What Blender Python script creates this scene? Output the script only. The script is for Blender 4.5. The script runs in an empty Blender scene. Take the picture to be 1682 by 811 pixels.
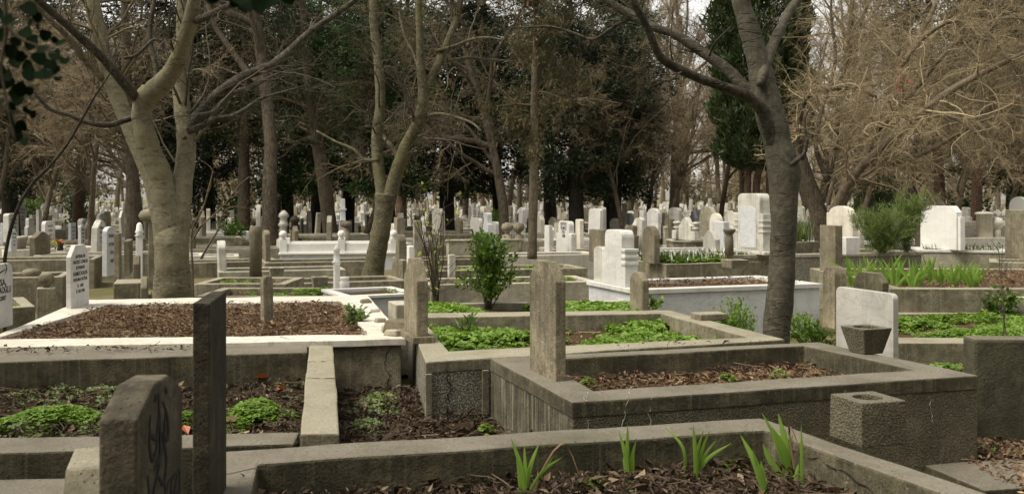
import bpy, bmesh, math, random
import numpy as np
from mathutils import Vector, noise as mnoise
SC = bpy.context.scene
COL = SC.collection
# ------------------------------------------------------------------ camera, sky, sun, exposure
H = 1.5            # eye height
F = 1640.0         # focal length in photo pixels
HY = 325.0         # horizon row
CX = 841.0
cam_d = bpy.data.cameras.new('camera')
cam = bpy.data.objects.new('camera', cam_d); COL.objects.link(cam)
cam.location = (0, 0, H); cam.rotation_euler = (math.radians(90), 0, 0)
cam_d.sensor_width = 36; cam_d.lens = 36 * F / 1682
cam_d.shift_y = -(405.5 - HY) / 1682
cam_d.clip_start = 0.05; cam_d.clip_end = 2000
cam_d.dof.use_dof = True; cam_d.dof.focus_distance = 8.5; cam_d.dof.aperture_fstop = 5.6
SC.camera = cam
SUN_EL, SUN_AZ = math.radians(58), math.radians(245)   # azimuth: direction the light comes FROM, clockwise from +Y
world = bpy.data.worlds.new("World"); SC.world = world; world.use_nodes = True
wn = world.node_tree; wn.nodes.clear()
sky = wn.nodes.new('ShaderNodeTexSky'); sky.sky_type = 'NISHITA'; sky.sun_disc = False
sky.sun_elevation = SUN_EL; sky.sun_rotation = SUN_AZ
sky.air_density = 1.0; sky.dust_density = 1.5; sky.ozone_density = 1.0
hs = wn.nodes.new('ShaderNodeHueSaturation'); hs.inputs['Saturation'].default_value = 0.10
bg = wn.nodes.new('ShaderNodeBackground'); bg.inputs['Strength'].default_value = 0.125
wo = wn.nodes.new('ShaderNodeOutputWorld')
tn = wn.nodes.new('ShaderNodeMixRGB'); tn.blend_type = 'MULTIPLY'; tn.inputs[0].default_value = 1; tn.inputs[2].default_value = (1.0, .97, .90, 1)   # overcast: a thin warm cloud cover
wn.links.new(sky.outputs[0], hs.inputs['Color']); wn.links.new(hs.outputs[0], tn.inputs[1]); wn.links.new(tn.outputs[0], bg.inputs['Color']); wn.links.new(bg.outputs[0], wo.inputs['Surface'])
sd = bpy.data.lights.new('sun', 'SUN'); sd.energy = 2.1; sd.angle = math.radians(32); sd.color = (1.0, 0.91, 0.77)
so = bpy.data.objects.new('sun', sd); COL.objects.link(so); so.location = (0, 0, 30)
sdir = Vector((math.sin(SUN_AZ) * math.cos(SUN_EL), math.cos(SUN_AZ) * math.cos(SUN_EL), math.sin(SUN_EL)))
so.rotation_euler = sdir.to_track_quat('Z', 'Y').to_euler()
vs = SC.view_settings
SC.display_settings.display_device = 'sRGB'
vs.view_transform = 'Standard'; vs.look = 'None'; vs.exposure = 0.98; vs.gamma = 1.0
vs.use_curve_mapping = False
SC.cycles.max_bounces = 6; SC.cycles.diffuse_bounces = 3; SC.cycles.transmission_bounces = 3
SC.cycles.use_denoising = True; SC.cycles.denoiser = 'OPENIMAGEDENOISE'; SC.cycles.denoising_input_passes = 'RGB_ALBEDO_NORMAL'

# ------------------------------------------------------------------ geometry helpers
GA = math.radians(18.3)                     # the rows of graves run turned by this much
GU = Vector((math.cos(GA), math.sin(GA), 0)); GV = Vector((-math.sin(GA), math.cos(GA), 0))
def P(px, py, z):
    d = F * (H - z) / (py - HY)
    return Vector(((px - CX) / F * d, d, z))
def PD(px, py, d):
    return Vector(((px - CX) / F * d, d, H - (py - HY) * d / F))
def to_px(v):
    return CX + v.x / v.y * F, HY + (H - v.z) / v.y * F
WL = {}
def wloc(o): return WL.get(o.name, Vector((0, 0, 0)))
def empty(name, loc, label=None, cat=None, group=None, kind=None):
    o = bpy.data.objects.new(name, None); COL.objects.link(o); o.location = loc
    o.empty_display_size = 0.1
    WL[o.name] = Vector(loc); tag(o, label, cat, group, kind); return o
def tag(o, label=None, cat=None, group=None, kind=None):
    if label: o['label'] = label
    if cat: o['category'] = cat
    if group: o['group'] = group
    if kind: o['kind'] = kind
    return o
def link(name, me, parent=None, org=None):
    o = bpy.data.objects.new(name, me); COL.objects.link(o)
    if parent is not None:
        o.parent = parent; WL[o.name] = wloc(parent).copy()
    return o
def to_local(V, parent, org):
    """world coordinates to the object's own; returns V, origin"""
    if parent is not None: c = wloc(parent)
    elif org is not None: c = Vector(org)
    else:
        c = Vector(((V[:, 0].min() + V[:, 0].max()) / 2, (V[:, 1].min() + V[:, 1].max()) / 2, V[:, 2].min()))
    return V - np.array(c), c
def mesh_np(name, V, Q, mats, smooth=False, mi=None):
    """V (n,3), Q (m,k): all faces the same size, or a list of such arrays"""
    me = bpy.data.meshes.new(name)
    Qs = Q if isinstance(Q, list) else [Q]
    Qs = [np.asarray(q, dtype=np.int32) for q in Qs if len(q)]
    loops = np.concatenate([q.ravel() for q in Qs]); cnt = np.concatenate([np.full(len(q), q.shape[1], dtype=np.int32) for q in Qs])
    st = np.concatenate([[0], np.cumsum(cnt)[:-1]]).astype(np.int32)
    me.vertices.add(len(V)); me.vertices.foreach_set('co', np.asarray(V, dtype=np.float32).ravel())
    me.loops.add(len(loops)); me.loops.foreach_set('vertex_index', loops)
    me.polygons.add(len(cnt)); me.polygons.foreach_set('loop_start', st); me.polygons.foreach_set('loop_total', cnt)
    if mi is not None: me.polygons.foreach_set('material_index', np.asarray(mi, dtype=np.int32))
    me.update(calc_edges=True)
    me.polygons.foreach_set('use_smooth', np.full(len(cnt), bool(smooth)))
    for m in (mats if isinstance(mats, list) else [mats]): me.materials.append(m)
    me.validate(verbose=False)
    return me
def ob_np(name, V, Q, mats, parent=None, org=None, smooth=False, mi=None):
    V = np.asarray(V, dtype=float)
    V, c = to_local(V, parent, org)
    o = link(name, mesh_np(name, V, Q, mats, smooth, mi), parent)
    if parent is None: o.location = c; WL[o.name] = Vector(c)
    return o
def bevel_me(me, w, seg=2, ang=32):
    if w <= 0: return me
    bm = bmesh.new(); bm.from_mesh(me)
    bmesh.ops.remove_doubles(bm, verts=bm.verts, dist=1e-5)
    es = [e for e in bm.edges if e.is_manifold and e.calc_face_angle(0) > math.radians(ang)]
    if es: bmesh.ops.bevel(bm, geom=es, offset=w, segments=seg, affect='EDGES', profile=0.5, clamp_overlap=True)
    bm.to_mesh(me); bm.free()
    return me
def ob_faces(name, verts, faces, mat, parent=None, org=None, bevel=0.0, smooth=False, jit=0.0, seg=2):
    V = np.array([tuple(v) for v in verts], dtype=float)
    V, c = to_local(V, parent, org)
    me = bpy.data.meshes.new(name); me.from_pydata([tuple(v) for v in V], [], [tuple(f) for f in faces]); me.update()
    bm = bmesh.new(); bm.from_mesh(me); bmesh.ops.recalc_face_normals(bm, faces=bm.faces); bm.to_mesh(me); bm.free()
    if jit:
        for v in me.vertices:
            q = (v.co + Vector(c)) * 2.3
            v.co += Vector((mnoise.noise(q), mnoise.noise(q + Vector((7, 0, 0))), mnoise.noise(q + Vector((0, 9, 0))))) * jit
            q = q * 5
            v.co += Vector((mnoise.noise(q), mnoise.noise(q + Vector((7, 0, 0))), mnoise.noise(q + Vector((0, 9, 0))))) * jit * .35
    if bevel: bevel_me(me, bevel, seg)
    me.materials.append(mat)
    if smooth:
        for p in me.polygons: p.use_smooth = True
    o = link(name, me, parent)
    if parent is None: o.location = c; WL[o.name] = Vector(c)
    return o
def lerp(a, b, t): return a + (b - a) * t
def ring_geo(outer, inner, zt, zb, zi, step=0.12):
    """a rectangular kerb: outer and inner corners (4 each, same winding), top zt, outer foot zb, inner foot zi"""
    V, Fc = [], []
    for k in range(4):
        a, b = outer[k], outer[(k + 1) % 4]; c, d = inner[k], inner[(k + 1) % 4]
        n = max(1, int((Vector(b) - Vector(a)).length / step)) if step else 1
        base = len(V)
        for i in range(n + 1):
            t = i / n
            o = lerp(Vector(a), Vector(b), t); q = lerp(Vector(c), Vector(d), t)
            V += [(o.x, o.y, zb), (o.x, o.y, zt), (q.x, q.y, zt), (q.x, q.y, zi)]
        for i in range(n):
            s = base + 4 * i
            for j in range(3): Fc.append((s + j, s + 4 + j, s + 5 + j, s + 1 + j))
    # weld the corners
    key, out, mp = {}, [], []
    for v in V:
        r = (round(v[0], 4), round(v[1], 4), round(v[2], 4))
        if r not in key: key[r] = len(out); out.append(v)
        mp.append(key[r])
    return out, [tuple(mp[i] for i in f) for f in Fc]
def ring(name, outer, inner, zt, zb, zi, mat, parent=None, bevel=0.008, jit=0.004, step=0.12):
    V, Fc = ring_geo(outer, inner, zt, zb, zi, step)
    return ob_faces(name, V, Fc, mat, parent, bevel=bevel, jit=jit)
def box_geo(c4, zb, zt, taper=None):
    """c4: four base corners; taper: four top corners"""
    t4 = taper or c4
    V = [(p[0], p[1], zb) for p in c4] + [(p[0], p[1], zt) for p in t4]
    return V, [(3, 2, 1, 0), (4, 5, 6, 7)] + [(i, (i + 1) % 4, 4 + (i + 1) % 4, 4 + i) for i in range(4)]
def rect(c, lu, lv, yaw=GA):
    u = Vector((math.cos(yaw), math.sin(yaw), 0)) * lu / 2; v = Vector((-math.sin(yaw), math.cos(yaw), 0)) * lv / 2
    c = Vector(c)
    return [c - u - v, c + u - v, c + u + v, c - u + v]
def boxo(name, c, lu, lv, zb, zt, mat, parent=None, yaw=GA, bevel=0.008, top=1.0, jit=0.0):
    b = rect(c, lu, lv, yaw); t = rect(c, lu * top, lv * top, yaw)
    V, Fc = box_geo(b, zb, zt, t)
    return ob_faces(name, V, Fc, mat, parent, bevel=bevel, jit=jit)
def lathe(name, c, prof, mat, parent=None, seg=20, smooth=True):
    V, Q = [], []
    for r, z in prof:
        for k in range(seg):
            a = 2 * math.pi * k / seg; V.append((c[0] + r * math.cos(a), c[1] + r * math.sin(a), z))
    for i in range(len(prof) - 1):
        for k in range(seg):
            Q.append((i * seg + k, i * seg + (k + 1) % seg, (i + 1) * seg + (k + 1) % seg, (i + 1) * seg + k))
    Q.append(tuple(range(seg))[::-1]); Q.append(tuple((len(prof) - 1) * seg + k for k in range(seg)))
    return ob_faces(name, V, Q, mat, parent, smooth=smooth)
# stone outlines (y across, z up), counter-clockwise from bottom left
def outline(kind, w, h):
    a = w / 2
    if kind == 'flat': return [(-a, 0), (a, 0), (a * .985, h), (-a * .985, h)]
    if kind == 'clip': c = min(w * .26, .11); e = c * .95; return [(-a, 0), (a, 0), (a, h - e), (a - c, h), (-a + c, h), (-a, h - e)]
    if kind == 'wide': c = w * .34; e = .062; return [(-a, 0), (a, 0), (a, h - e), (a - c, h), (-a + c, h), (-a, h - e)]
    if kind == 'point': c = w * .36; e = c * 1.0; return [(-a, 0), (a, 0), (a, h - e), (a - c, h), (-a + c, h), (-a, h - e)]
    if kind in ('soft', 'square'):
        r = w * (.16 if kind == 'soft' else .07); P_ = [(-a, 0), (a, 0)]
        for k in range(6): t = k / 5 * math.pi / 2; P_.append((a - r + r * math.cos(t), h - r + r * math.sin(t)))
        for k in range(6): t = math.pi / 2 + k / 5 * math.pi / 2; P_.append((-a + r + r * math.cos(t), h - r + r * math.sin(t)))
        return P_
    if kind == 'round':
        r = a; hh = min(r * .9, h * .5)
        return [(-a, 0), (a, 0)] + [(a * math.cos(t), h - hh + hh * math.sin(t)) for t in [math.pi * k / 14 for k in range(15)]]
    if kind == 'arch':
        hh = w * .22
        return [(-a, 0), (a, 0)] + [(a * math.cos(t), h - hh + hh * math.sin(t)) for t in [math.pi * k / 12 for k in range(13)]]
    if kind == 'shoulder':
        s = h * .64; b = a * .72; r = b * .35; o = [(-a, 0), (a, 0), (a, s), (b, s)]
        for k in range(5): t = k / 4 * math.pi / 2; o.append((b - r + r * math.cos(t), h - r + r * math.sin(t)))
        for k in range(5): t = math.pi / 2 + k / 4 * math.pi / 2; o.append((-b + r + r * math.cos(t), h - r + r * math.sin(t)))
        return o + [(-b, s), (-a, s)]
    if kind == 'ogee':
        s = h - w * .35; o = [(-a, 0), (a, 0), (a, s)]
        for k in range(1, 12):
            t = k / 12; y = a * (1 - 2 * t); e = 1 - abs(y) / a
            o.append((y, s + (h - s) * (0.5 - 0.5 * math.cos(math.pi * e))))
        return o + [(-a, s)]
    if kind == 'notch':
        s = h * .86; b = a * .8; return [(-a, 0), (a, 0), (a, s), (b, s)] + [(b * math.cos(t), s + (h - s) * math.sin(t)) for t in [math.pi * k / 10 for k in range(1, 10)]] + [(-b, s), (-a, s)]
    raise ValueError(kind)
def slab_geo(kind, w, t, h, lean=(0, 0)):
    o = outline(kind, w, h); n = len(o)
    V = [(-t / 2 + lean[0] * z, y + lean[1] * z, z) for y, z in o] + [(t / 2 + lean[0] * z, y + lean[1] * z, z) for y, z in o]
    Fc = [tuple(range(n))[::-1], tuple(range(n, 2 * n))] + [(i, (i + 1) % n, n + (i + 1) % n, n + i) for i in range(n)]
    return V, Fc
def rotz(V, yaw, loc):
    c, s = math.cos(yaw), math.sin(yaw)
    return [(loc[0] + x * c - y * s, loc[1] + x * s + y * c, loc[2] + z) for x, y, z in V]
def slab(name, base, kind, w, t, h, mat, parent=None, yaw=GA, lean=(0, 0), bevel=0.008, jit=0.0):
    V, Fc = slab_geo(kind, w, t, h, lean)
    return ob_faces(name, rotz(V, yaw, base), Fc, mat, parent, org=base if parent is None else None, bevel=bevel, jit=jit)
def solve_w(px0, px1, d, t, yaw=GA):
    r = ((px0 + px1) / 2 - CX) / F
    app = (px1 - px0) * d / F
    return max(.1, (app - t * abs(math.cos(yaw) - r * math.sin(yaw))) / max(.12, abs(math.sin(yaw) + r * math.cos(yaw))))

# ------------------------------------------------------------------ branch and leaf geometry (all in numpy)
def smooth_path(pts, sub=5):
    """Catmull-Rom through rows (x,y,z,r)"""
    p = np.array(pts, dtype=float); p = np.vstack([2 * p[0] - p[1], p, 2 * p[-1] - p[-2]])
    out = []
    for i in range(1, len(p) - 2):
        for k in range(sub):
            t = k / sub
            out.append(.5 * ((2 * p[i]) + (-p[i - 1] + p[i + 1]) * t + (2 * p[i - 1] - 5 * p[i] + 4 * p[i + 1] - p[i + 2]) * t * t + (-p[i - 1] + 3 * p[i] - 3 * p[i + 1] + p[i + 2]) * t ** 3))
    out.append(p[-2]); out = np.array(out); out[:, 3] = np.maximum(out[:, 3], .002)
    return out
def tubes(pts, rad, k, bump=0.0, rng=None):
    """pts (B,N,3), rad (B,N) -> V, Q"""
    B, N, _ = pts.shape
    T = np.gradient(pts, axis=1); T /= np.linalg.norm(T, axis=2, keepdims=True) + 1e-9
    ref = np.where(np.abs(T[:, :1, 2:3]) > .8, np.array([1., .13, .05]), np.array([.07, .05, 1.])) * np.ones((B, N, 1))
    n1 = ref - (ref * T).sum(2, keepdims=True) * T; n1 /= np.linalg.norm(n1, axis=2, keepdims=True) + 1e-9
    n2 = np.cross(T, n1)
    a = np.arange(k) / k * 2 * np.pi
    R = rad[:, :, None] * np.ones((1, 1, k))
    if bump and rng is not None: R = R * (1 + bump * rng.uniform(-1, 1, R.shape))
    V = pts[:, :, None, :] + R[..., None] * (np.cos(a)[None, None, :, None] * n1[:, :, None, :] + np.sin(a)[None, None, :, None] * n2[:, :, None, :])
    b = np.arange(B)[:, None, None] * N * k; i = np.arange(N - 1)[None, :, None] * k; j = np.arange(k)[None, None, :]; j2 = (j + 1) % k
    Q = np.stack([b + i + j, b + i + j2, b + i + k + j2, b + i + k + j], axis=-1).reshape(-1, 4)
    return V.reshape(-1, 3), Q
class Geo:
    def __init__(s): s.V, s.Q, s.n = [], [], 0
    def add(s, V, Q):
        if len(V) == 0: return
        s.V.append(np.asarray(V)); s.Q.append(np.asarray(Q) + s.n); s.n += len(V)
    def get(s): return np.concatenate(s.V), np.concatenate(s.Q)
def grow(rng, S, D, L, R, n, wob, up, taper=.35):
    """one generation of branches: starts, directions, lengths, radii -> pts (B,n,3), rad (B,n)"""
    B = len(S); pts = np.zeros((B, n, 3)); pts[:, 0] = S; d = D.copy(); st = (L / (n - 1))[:, None]
    for i in range(1, n):
        d = d + rng.normal(0, wob, (B, 3)) + np.array([0, 0, up]); d /= np.linalg.norm(d, axis=1, keepdims=True)
        pts[:, i] = pts[:, i - 1] + d * st
    t = np.linspace(0, 1, n)[None]
    return pts, R[:, None] * (1 - (1 - taper) * t)
def kids(rng, pts, rad, m, t0, t1, ang, lr, rr, lens, jit=.35):
    """m children along each branch"""
    B, n, _ = pts.shape
    t = rng.uniform(t0, t1, (B, m)) * (n - 1); i = np.minimum(t.astype(int), n - 2); f = (t - i)[..., None]
    bi = np.arange(B)[:, None]
    S = pts[bi, i] * (1 - f) + pts[bi, i + 1] * f
    T = pts[bi, i + 1] - pts[bi, i]; T /= np.linalg.norm(T, axis=2, keepdims=True) + 1e-9
    R = rad[bi, i] * rr * rng.uniform(.7, 1.1, (B, m))
    q = rng.normal(size=(B, m, 3)); q -= (q * T).sum(2, keepdims=True) * T; q /= np.linalg.norm(q, axis=2, keepdims=True) + 1e-9
    A = (ang * rng.uniform(1 - jit, 1 + jit, (B, m)))[..., None]
    D = T * np.cos(A) + q * np.sin(A)
    L = lens[:, None] * lr * rng.uniform(.55, 1.2, (B, m)) * (1.15 - .5 * t / (n - 1))
    return S.reshape(-1, 3), D.reshape(-1, 3), L.ravel(), R.ravel()
def leaf_quads(rng, C, D, size, aspect=.45, fold=.0, spread=1.0):
    """rhombic leaves at C pointing roughly along D: V, Q (one quad each)"""
    B = len(C); d = D + rng.normal(0, spread, (B, 3)); d /= np.linalg.norm(d, axis=1, keepdims=True) + 1e-9
    q = np.cross(d, rng.normal(size=(B, 3))); q /= np.linalg.norm(q, axis=1, keepdims=True) + 1e-9
    s = (size * rng.uniform(.6, 1.3, B))[:, None]
    w = s * aspect * .5
    V = np.stack([C, C + d * s * .45 + q * w, C + d * s, C + d * s * .45 - q * w], axis=1)
    if fold: V[:, 2, 2] -= (s[:, 0] * fold)
    return V.reshape(-1, 3), np.arange(4 * B).reshape(-1, 4)
def flat_leaves(rng, C, size, aspect=.5, tilt=.5, curl=.25):
    """fallen leaves: six-sided, folded along the midrib, lying roughly flat: V, Q (two quads each)"""
    B = len(C); a = rng.uniform(0, 2 * np.pi, B)
    nz = rng.normal(0, tilt, (B, 3)); nz[:, 2] = 1; nz /= np.linalg.norm(nz, axis=1, keepdims=True)
    u = np.stack([np.cos(a), np.sin(a), np.zeros(B)], 1); u -= (u * nz).sum(1, keepdims=True) * nz; u /= np.linalg.norm(u, axis=1, keepdims=True)
    v = np.cross(nz, u); s = (size * rng.uniform(.55, 1.35, B))[:, None]; w = s * aspect * .5 * rng.uniform(.6, 1.2, (B, 1)); c = s * curl * rng.uniform(-.4, 1.2, (B, 1))
    a0 = C - u * s * .5; a1 = C + u * s * .5 + nz * c * .4
    l = C + v * w + nz * c - u * s * .05; r = C - v * w + nz * c - u * s * .05
    V = np.stack([a0, l, a1, r], 1)
    b = np.arange(B)[:, None] * 4
    Q = b + np.array([[0, 1, 2, 3]])
    # fold the quad: two triangles written as tris
    T = np.concatenate([b + np.array([[0, 3, 2]]), b + np.array([[0, 2, 1]])])
    return V.reshape(-1, 3), T

# ------------------------------------------------------------------ materials
MAT = {}
class NT:
    def __init__(s, name):
        s.m = bpy.data.materials.new(name); s.m.use_nodes = True; s.t = s.m.node_tree; s.t.nodes.clear()
        s.out = s.t.nodes.new('ShaderNodeOutputMaterial'); s.b = s.t.nodes.new('ShaderNodeBsdfPrincipled')
        s.t.links.new(s.b.outputs[0], s.out.inputs[0]); MAT[name] = s.m
        s.b.inputs['Specular IOR Level'].default_value = .3
    def n(s, typ, **kw):
        nd = s.t.nodes.new('ShaderNode' + typ)
        for k, v in kw.items():
            if k.startswith('i_'):
                key = k[2:].replace('_', ' ')
                s.put(nd.inputs[key] if key in nd.inputs else nd.inputs[int(key)], v)
            else: setattr(nd, k, v)
        return nd
    def put(s, sock, v):
        if isinstance(v, bpy.types.NodeSocket): s.t.links.new(v, sock)
        elif isinstance(v, bpy.types.Node): s.t.links.new(v.outputs[0], sock)
        else: sock.default_value = v
    def coord(s, scale=(1, 1, 1), kind='Object', rnd=True):
        c = s.n('TexCoord'); v = c.outputs[kind]
        if rnd:
            oi = s.n('ObjectInfo'); ml = s.n('Math', operation='MULTIPLY', i_0=oi.outputs['Random'], i_1=37.0)
            cb = s.n('CombineXYZ'); s.put(cb.inputs[0], ml); s.put(cb.inputs[1], ml)
            ad = s.n('VectorMath', operation='ADD', i_0=v); s.put(ad.inputs[1], cb); v = ad.outputs[0]
        mp = s.n('Mapping'); s.put(mp.inputs[0], v); mp.inputs['Scale'].default_value = scale
        return mp.outputs[0]
    def noise(s, vec, scale, detail=5, rough=.55, dist=0.0):
        return s.n('TexNoise', i_Vector=vec, i_Scale=scale, i_Detail=detail, i_Roughness=rough, i_Distortion=dist).outputs[0]
    def ramp(s, fac, stops, interp='LINEAR'):
        r = s.n('ValToRGB'); s.put(r.inputs[0], fac); cr = r.color_ramp; cr.interpolation = interp
        while len(cr.elements) < len(stops): cr.elements.new(.5)
        for e, (p, c) in zip(cr.elements, stops): e.position = p; e.color = (c[0], c[1], c[2], 1) if not isinstance(c, (int, float)) else (c, c, c, 1)
        return r.outputs[0]
    def mix(s, fac, a, b, mode='MIX'):
        m = s.n('MixRGB', blend_type=mode)
        for k, v in enumerate((fac, a, b)):
            if isinstance(v, tuple) and k: v = (v[0], v[1], v[2], 1)
            s.put(m.inputs[k], v)
        return m.outputs[0]
    def math(s, op, a, b=0.0, clamp=False):
        m = s.n('Math', operation=op); s.put(m.inputs[0], a); s.put(m.inputs[1], b); m.use_clamp = clamp; return m.outputs[0]
    def bump(s, h, strength, dist=.01):
        b = s.n('Bump'); s.put(b.inputs['Height'], h); b.inputs['Strength'].default_value = strength; b.inputs['Distance'].default_value = dist
        s.put(s.b.inputs['Normal'], b.outputs[0])
    def col(s, c): s.put(s.b.inputs['Base Color'], c if not isinstance(c, tuple) else (c[0], c[1], c[2], 1))
def concrete(name, c0, c1, topc=None, streak=0.0, pebble=0.0, moss=0.3, rough=.9, stainc=(.035, .032, .022), lichen=.35, grime=1.0):
    m = NT(name); v = m.coord()
    big = m.noise(v, 1.6, 6, .62); mid = m.noise(v, 9, 6, .7); fin = m.noise(v, 70, 4, .7)
    c = m.mix(m.ramp(big, [(.34, 0), (.66, 1)]), c0, c1)
    c = m.mix(m.math('MULTIPLY', m.ramp(mid, [(.40, 1), (.58, 0)]), .70 * grime), c, stainc)
    c = m.mix(m.math('MULTIPLY', m.ramp(m.noise(v, .9, 8, .72, .6), [(.44, 1), (.56, 0)]), .62 * grime), c, stainc)
    c = m.mix(m.math('MULTIPLY', m.ramp(m.noise(v, 3.3, 9, .78, .3), [(.54, 0), (.66, 1)]), .40), c, (c1[0] * 1.45, c1[1] * 1.42, c1[2] * 1.35))
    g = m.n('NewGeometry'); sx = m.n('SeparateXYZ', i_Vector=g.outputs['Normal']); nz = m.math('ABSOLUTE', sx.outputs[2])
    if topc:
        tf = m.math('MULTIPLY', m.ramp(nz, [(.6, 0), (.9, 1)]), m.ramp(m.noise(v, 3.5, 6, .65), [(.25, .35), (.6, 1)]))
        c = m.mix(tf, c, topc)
    if streak:
        vs_ = m.coord((34, 34, .5)); st = m.noise(vs_, 1.0, 5, .75)
        side = m.math('SUBTRACT', 1.0, m.ramp(nz, [(.3, 0), (.6, 1)]))
        c = m.mix(m.math('MULTIPLY', m.math('MULTIPLY', m.ramp(st, [(.53, 0), (.66, 1)]), side), streak), c, (c1[0] * 1.7, c1[1] * 1.7, c1[2] * 1.55))
        c = m.mix(m.math('MULTIPLY', m.math('MULTIPLY', m.ramp(st, [(.33, 1), (.46, 0)]), side), min(1, streak)), c, stainc)
    # greenish algae and pale lichen spots
    c = m.mix(m.math('MULTIPLY', m.ramp(m.noise(v, 2.7, 7, .7), [(.5, 0), (.72, 1)]), moss), c, (.075, .078, .030))
    vo = m.n('TexVoronoi', i_Vector=v, i_Scale=24.0); sp = m.ramp(vo.outputs['Distance'], [(.10, 1), (.22, 0)])
    msk = m.ramp(m.noise(v, 5, 3, .6), [(.52, 0), (.62, 1)])
    c = m.mix(m.math('MULTIPLY', m.math('MULTIPLY', sp, msk), lichen), c, (c1[0] * 1.7, c1[1] * 1.7, c1[2] * 1.6))
    pit = m.n('TexVoronoi', i_Vector=v, i_Scale=46.0); pt = m.math('MULTIPLY', m.ramp(pit.outputs['Distance'], [(.10, 1), (.20, 0)]), m.ramp(m.noise(v, 7, 4, .7), [(.48, 0), (.58, 1)]))
    c = m.mix(m.math('MULTIPLY', pt, .8), c, stainc)
    c = m.mix(m.math('MULTIPLY', m.ramp(fin, [(.38, 1), (.52, 0)]), .6), c, m.mix(.5, c, stainc))
    hgt = m.math('SUBTRACT', m.math('ADD', m.math('MULTIPLY', mid, .8), m.math('MULTIPLY', fin, .6)), m.math('MULTIPLY', pt, .8))
    if pebble:
        vp = m.n('TexVoronoi', i_Vector=v, i_Scale=95.0); pd = vp.outputs['Distance']
        pm = m.math('MULTIPLY', m.ramp(pd, [(.35, 1), (.6, 0)]), pebble)
        c = m.mix(m.math('MULTIPLY', m.ramp(pd, [(.3, 0), (.62, 1)]), pebble), c, stainc)
        c = m.mix(m.math('MULTIPLY', pm, .35), c, (c1[0] * 1.9, c1[1] * 1.9, c1[2] * 1.8))
        hgt = m.math('ADD', hgt, m.math('MULTIPLY', pm, 1.4))
    m.col(c); m.b.inputs['Roughness'].default_value = rough
    m.bump(hgt, .8, .015)
    return m.m
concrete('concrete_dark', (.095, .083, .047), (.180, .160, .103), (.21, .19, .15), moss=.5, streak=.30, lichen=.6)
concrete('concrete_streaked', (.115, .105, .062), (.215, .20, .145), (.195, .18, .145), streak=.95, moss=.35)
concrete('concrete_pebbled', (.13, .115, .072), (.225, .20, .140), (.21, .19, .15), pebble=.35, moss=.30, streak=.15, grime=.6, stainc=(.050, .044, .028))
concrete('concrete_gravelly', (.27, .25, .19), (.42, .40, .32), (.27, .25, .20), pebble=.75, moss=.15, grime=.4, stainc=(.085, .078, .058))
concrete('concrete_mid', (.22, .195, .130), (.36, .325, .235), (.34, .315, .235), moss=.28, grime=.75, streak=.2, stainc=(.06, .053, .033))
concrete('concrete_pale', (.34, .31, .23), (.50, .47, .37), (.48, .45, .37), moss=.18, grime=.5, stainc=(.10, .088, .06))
concrete('stone_warm', (.23, .195, .125), (.37, .325, .23), None, streak=.28, moss=.3, lichen=.6, grime=.6)
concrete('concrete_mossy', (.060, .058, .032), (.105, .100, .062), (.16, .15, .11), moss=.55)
concrete('stone_dark', (.050, .040, .025), (.105, .088, .060), None, streak=.2, moss=.3, stainc=(.012, .011, .008), lichen=.25)
concrete('stone_brown', (.19, .162, .105), (.30, .262, .185), None, streak=.2, moss=.25, grime=.5)
concrete('stone_near', (.075, .062, .040), (.20, .175, .13), None, streak=.15, moss=.3, lichen=.3)
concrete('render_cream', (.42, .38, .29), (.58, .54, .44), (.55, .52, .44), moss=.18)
def marble(name, c0, c1, vein, dirt=.3):
    m = NT(name); v = m.coord()
    vv = m.coord((1, 1, 2.4)); nz_ = m.noise(vv, 1.5, 7, .55, .6)
    c = m.mix(m.ramp(nz_, [(.36, 0), (.64, 1)]), c0, c1)
    ve = m.ramp(m.noise(vv, 2.6, 8, .6, 1.4), [(.47, 0), (.50, 1), (.53, 0)])
    c = m.mix(m.math('MULTIPLY', ve, .45), c, vein)
    vs_ = m.coord((14, 14, .7)); st = m.ramp(m.noise(vs_, 1, 5, .65), [(.50, 0), (.70, 1)])
    c = m.mix(m.math('MULTIPLY', st, dirt), c, (.20, .18, .13))
    c = m.mix(m.math('MULTIPLY', m.ramp(m.noise(v, 4, 7, .7), [(.55, 0), (.75, 1)]), dirt), c, (.24, .22, .16))
    m.col(c); m.b.inputs['Roughness'].default_value = .55
    m.bump(m.noise(v, 40, 4, .7), .15, .004); return m.m
marble('marble_white', (.53, .52, .49), (.67, .66, .62), (.40, .41, .43), .28)
marble('marble_grey', (.50, .51, .52), (.60, .61, .61), (.28, .30, .34), .18)
marble('marble_soft', (.40, .385, .35), (.50, .485, .44), (.26, .25, .23), .35)
marble('marble_old', (.42, .41, .36), (.60, .58, .52), (.30, .29, .26), .55)
marble('marble_cream', (.58, .54, .45), (.72, .68, .59), (.42, .38, .30), .4)
marble('marble_clean', (.66, .65, .61), (.75, .74, .70), (.58, .57, .55), .10)
def soil(name, c0, c1, green=0.0):
    m = NT(name); v = m.coord(rnd=False)
    c = m.mix(m.ramp(m.noise(v, 5, 7, .7), [(.35, 0), (.65, 1)]), c0, c1)
    c = m.mix(m.ramp(m.noise(v, 90, 3, .7), [(.45, 0), (.6, .7)]), c, (c1[0] * 1.9, c1[1] * 1.8, c1[2] * 1.6))
    if green:
        g = m.math('MULTIPLY', m.ramp(m.noise(v, .8, 7, .7), [(.44, 0), (.56, 1)]), green)
        c = m.mix(g, c, m.mix(m.noise(v, 30, 4, .7), (.035, .065, .010), (.11, .15, .035)))
    m.col(c); m.b.inputs['Roughness'].default_value = 1; m.b.inputs['Specular IOR Level'].default_value = .1
    m.bump(m.noise(v, 45, 5, .75), 1.0, .03); return m.m
soil('soil_dark', (.028, .020, .012), (.060, .043, .026))
soil('soil_brown', (.055, .037, .022), (.10, .07, .042))
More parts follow.
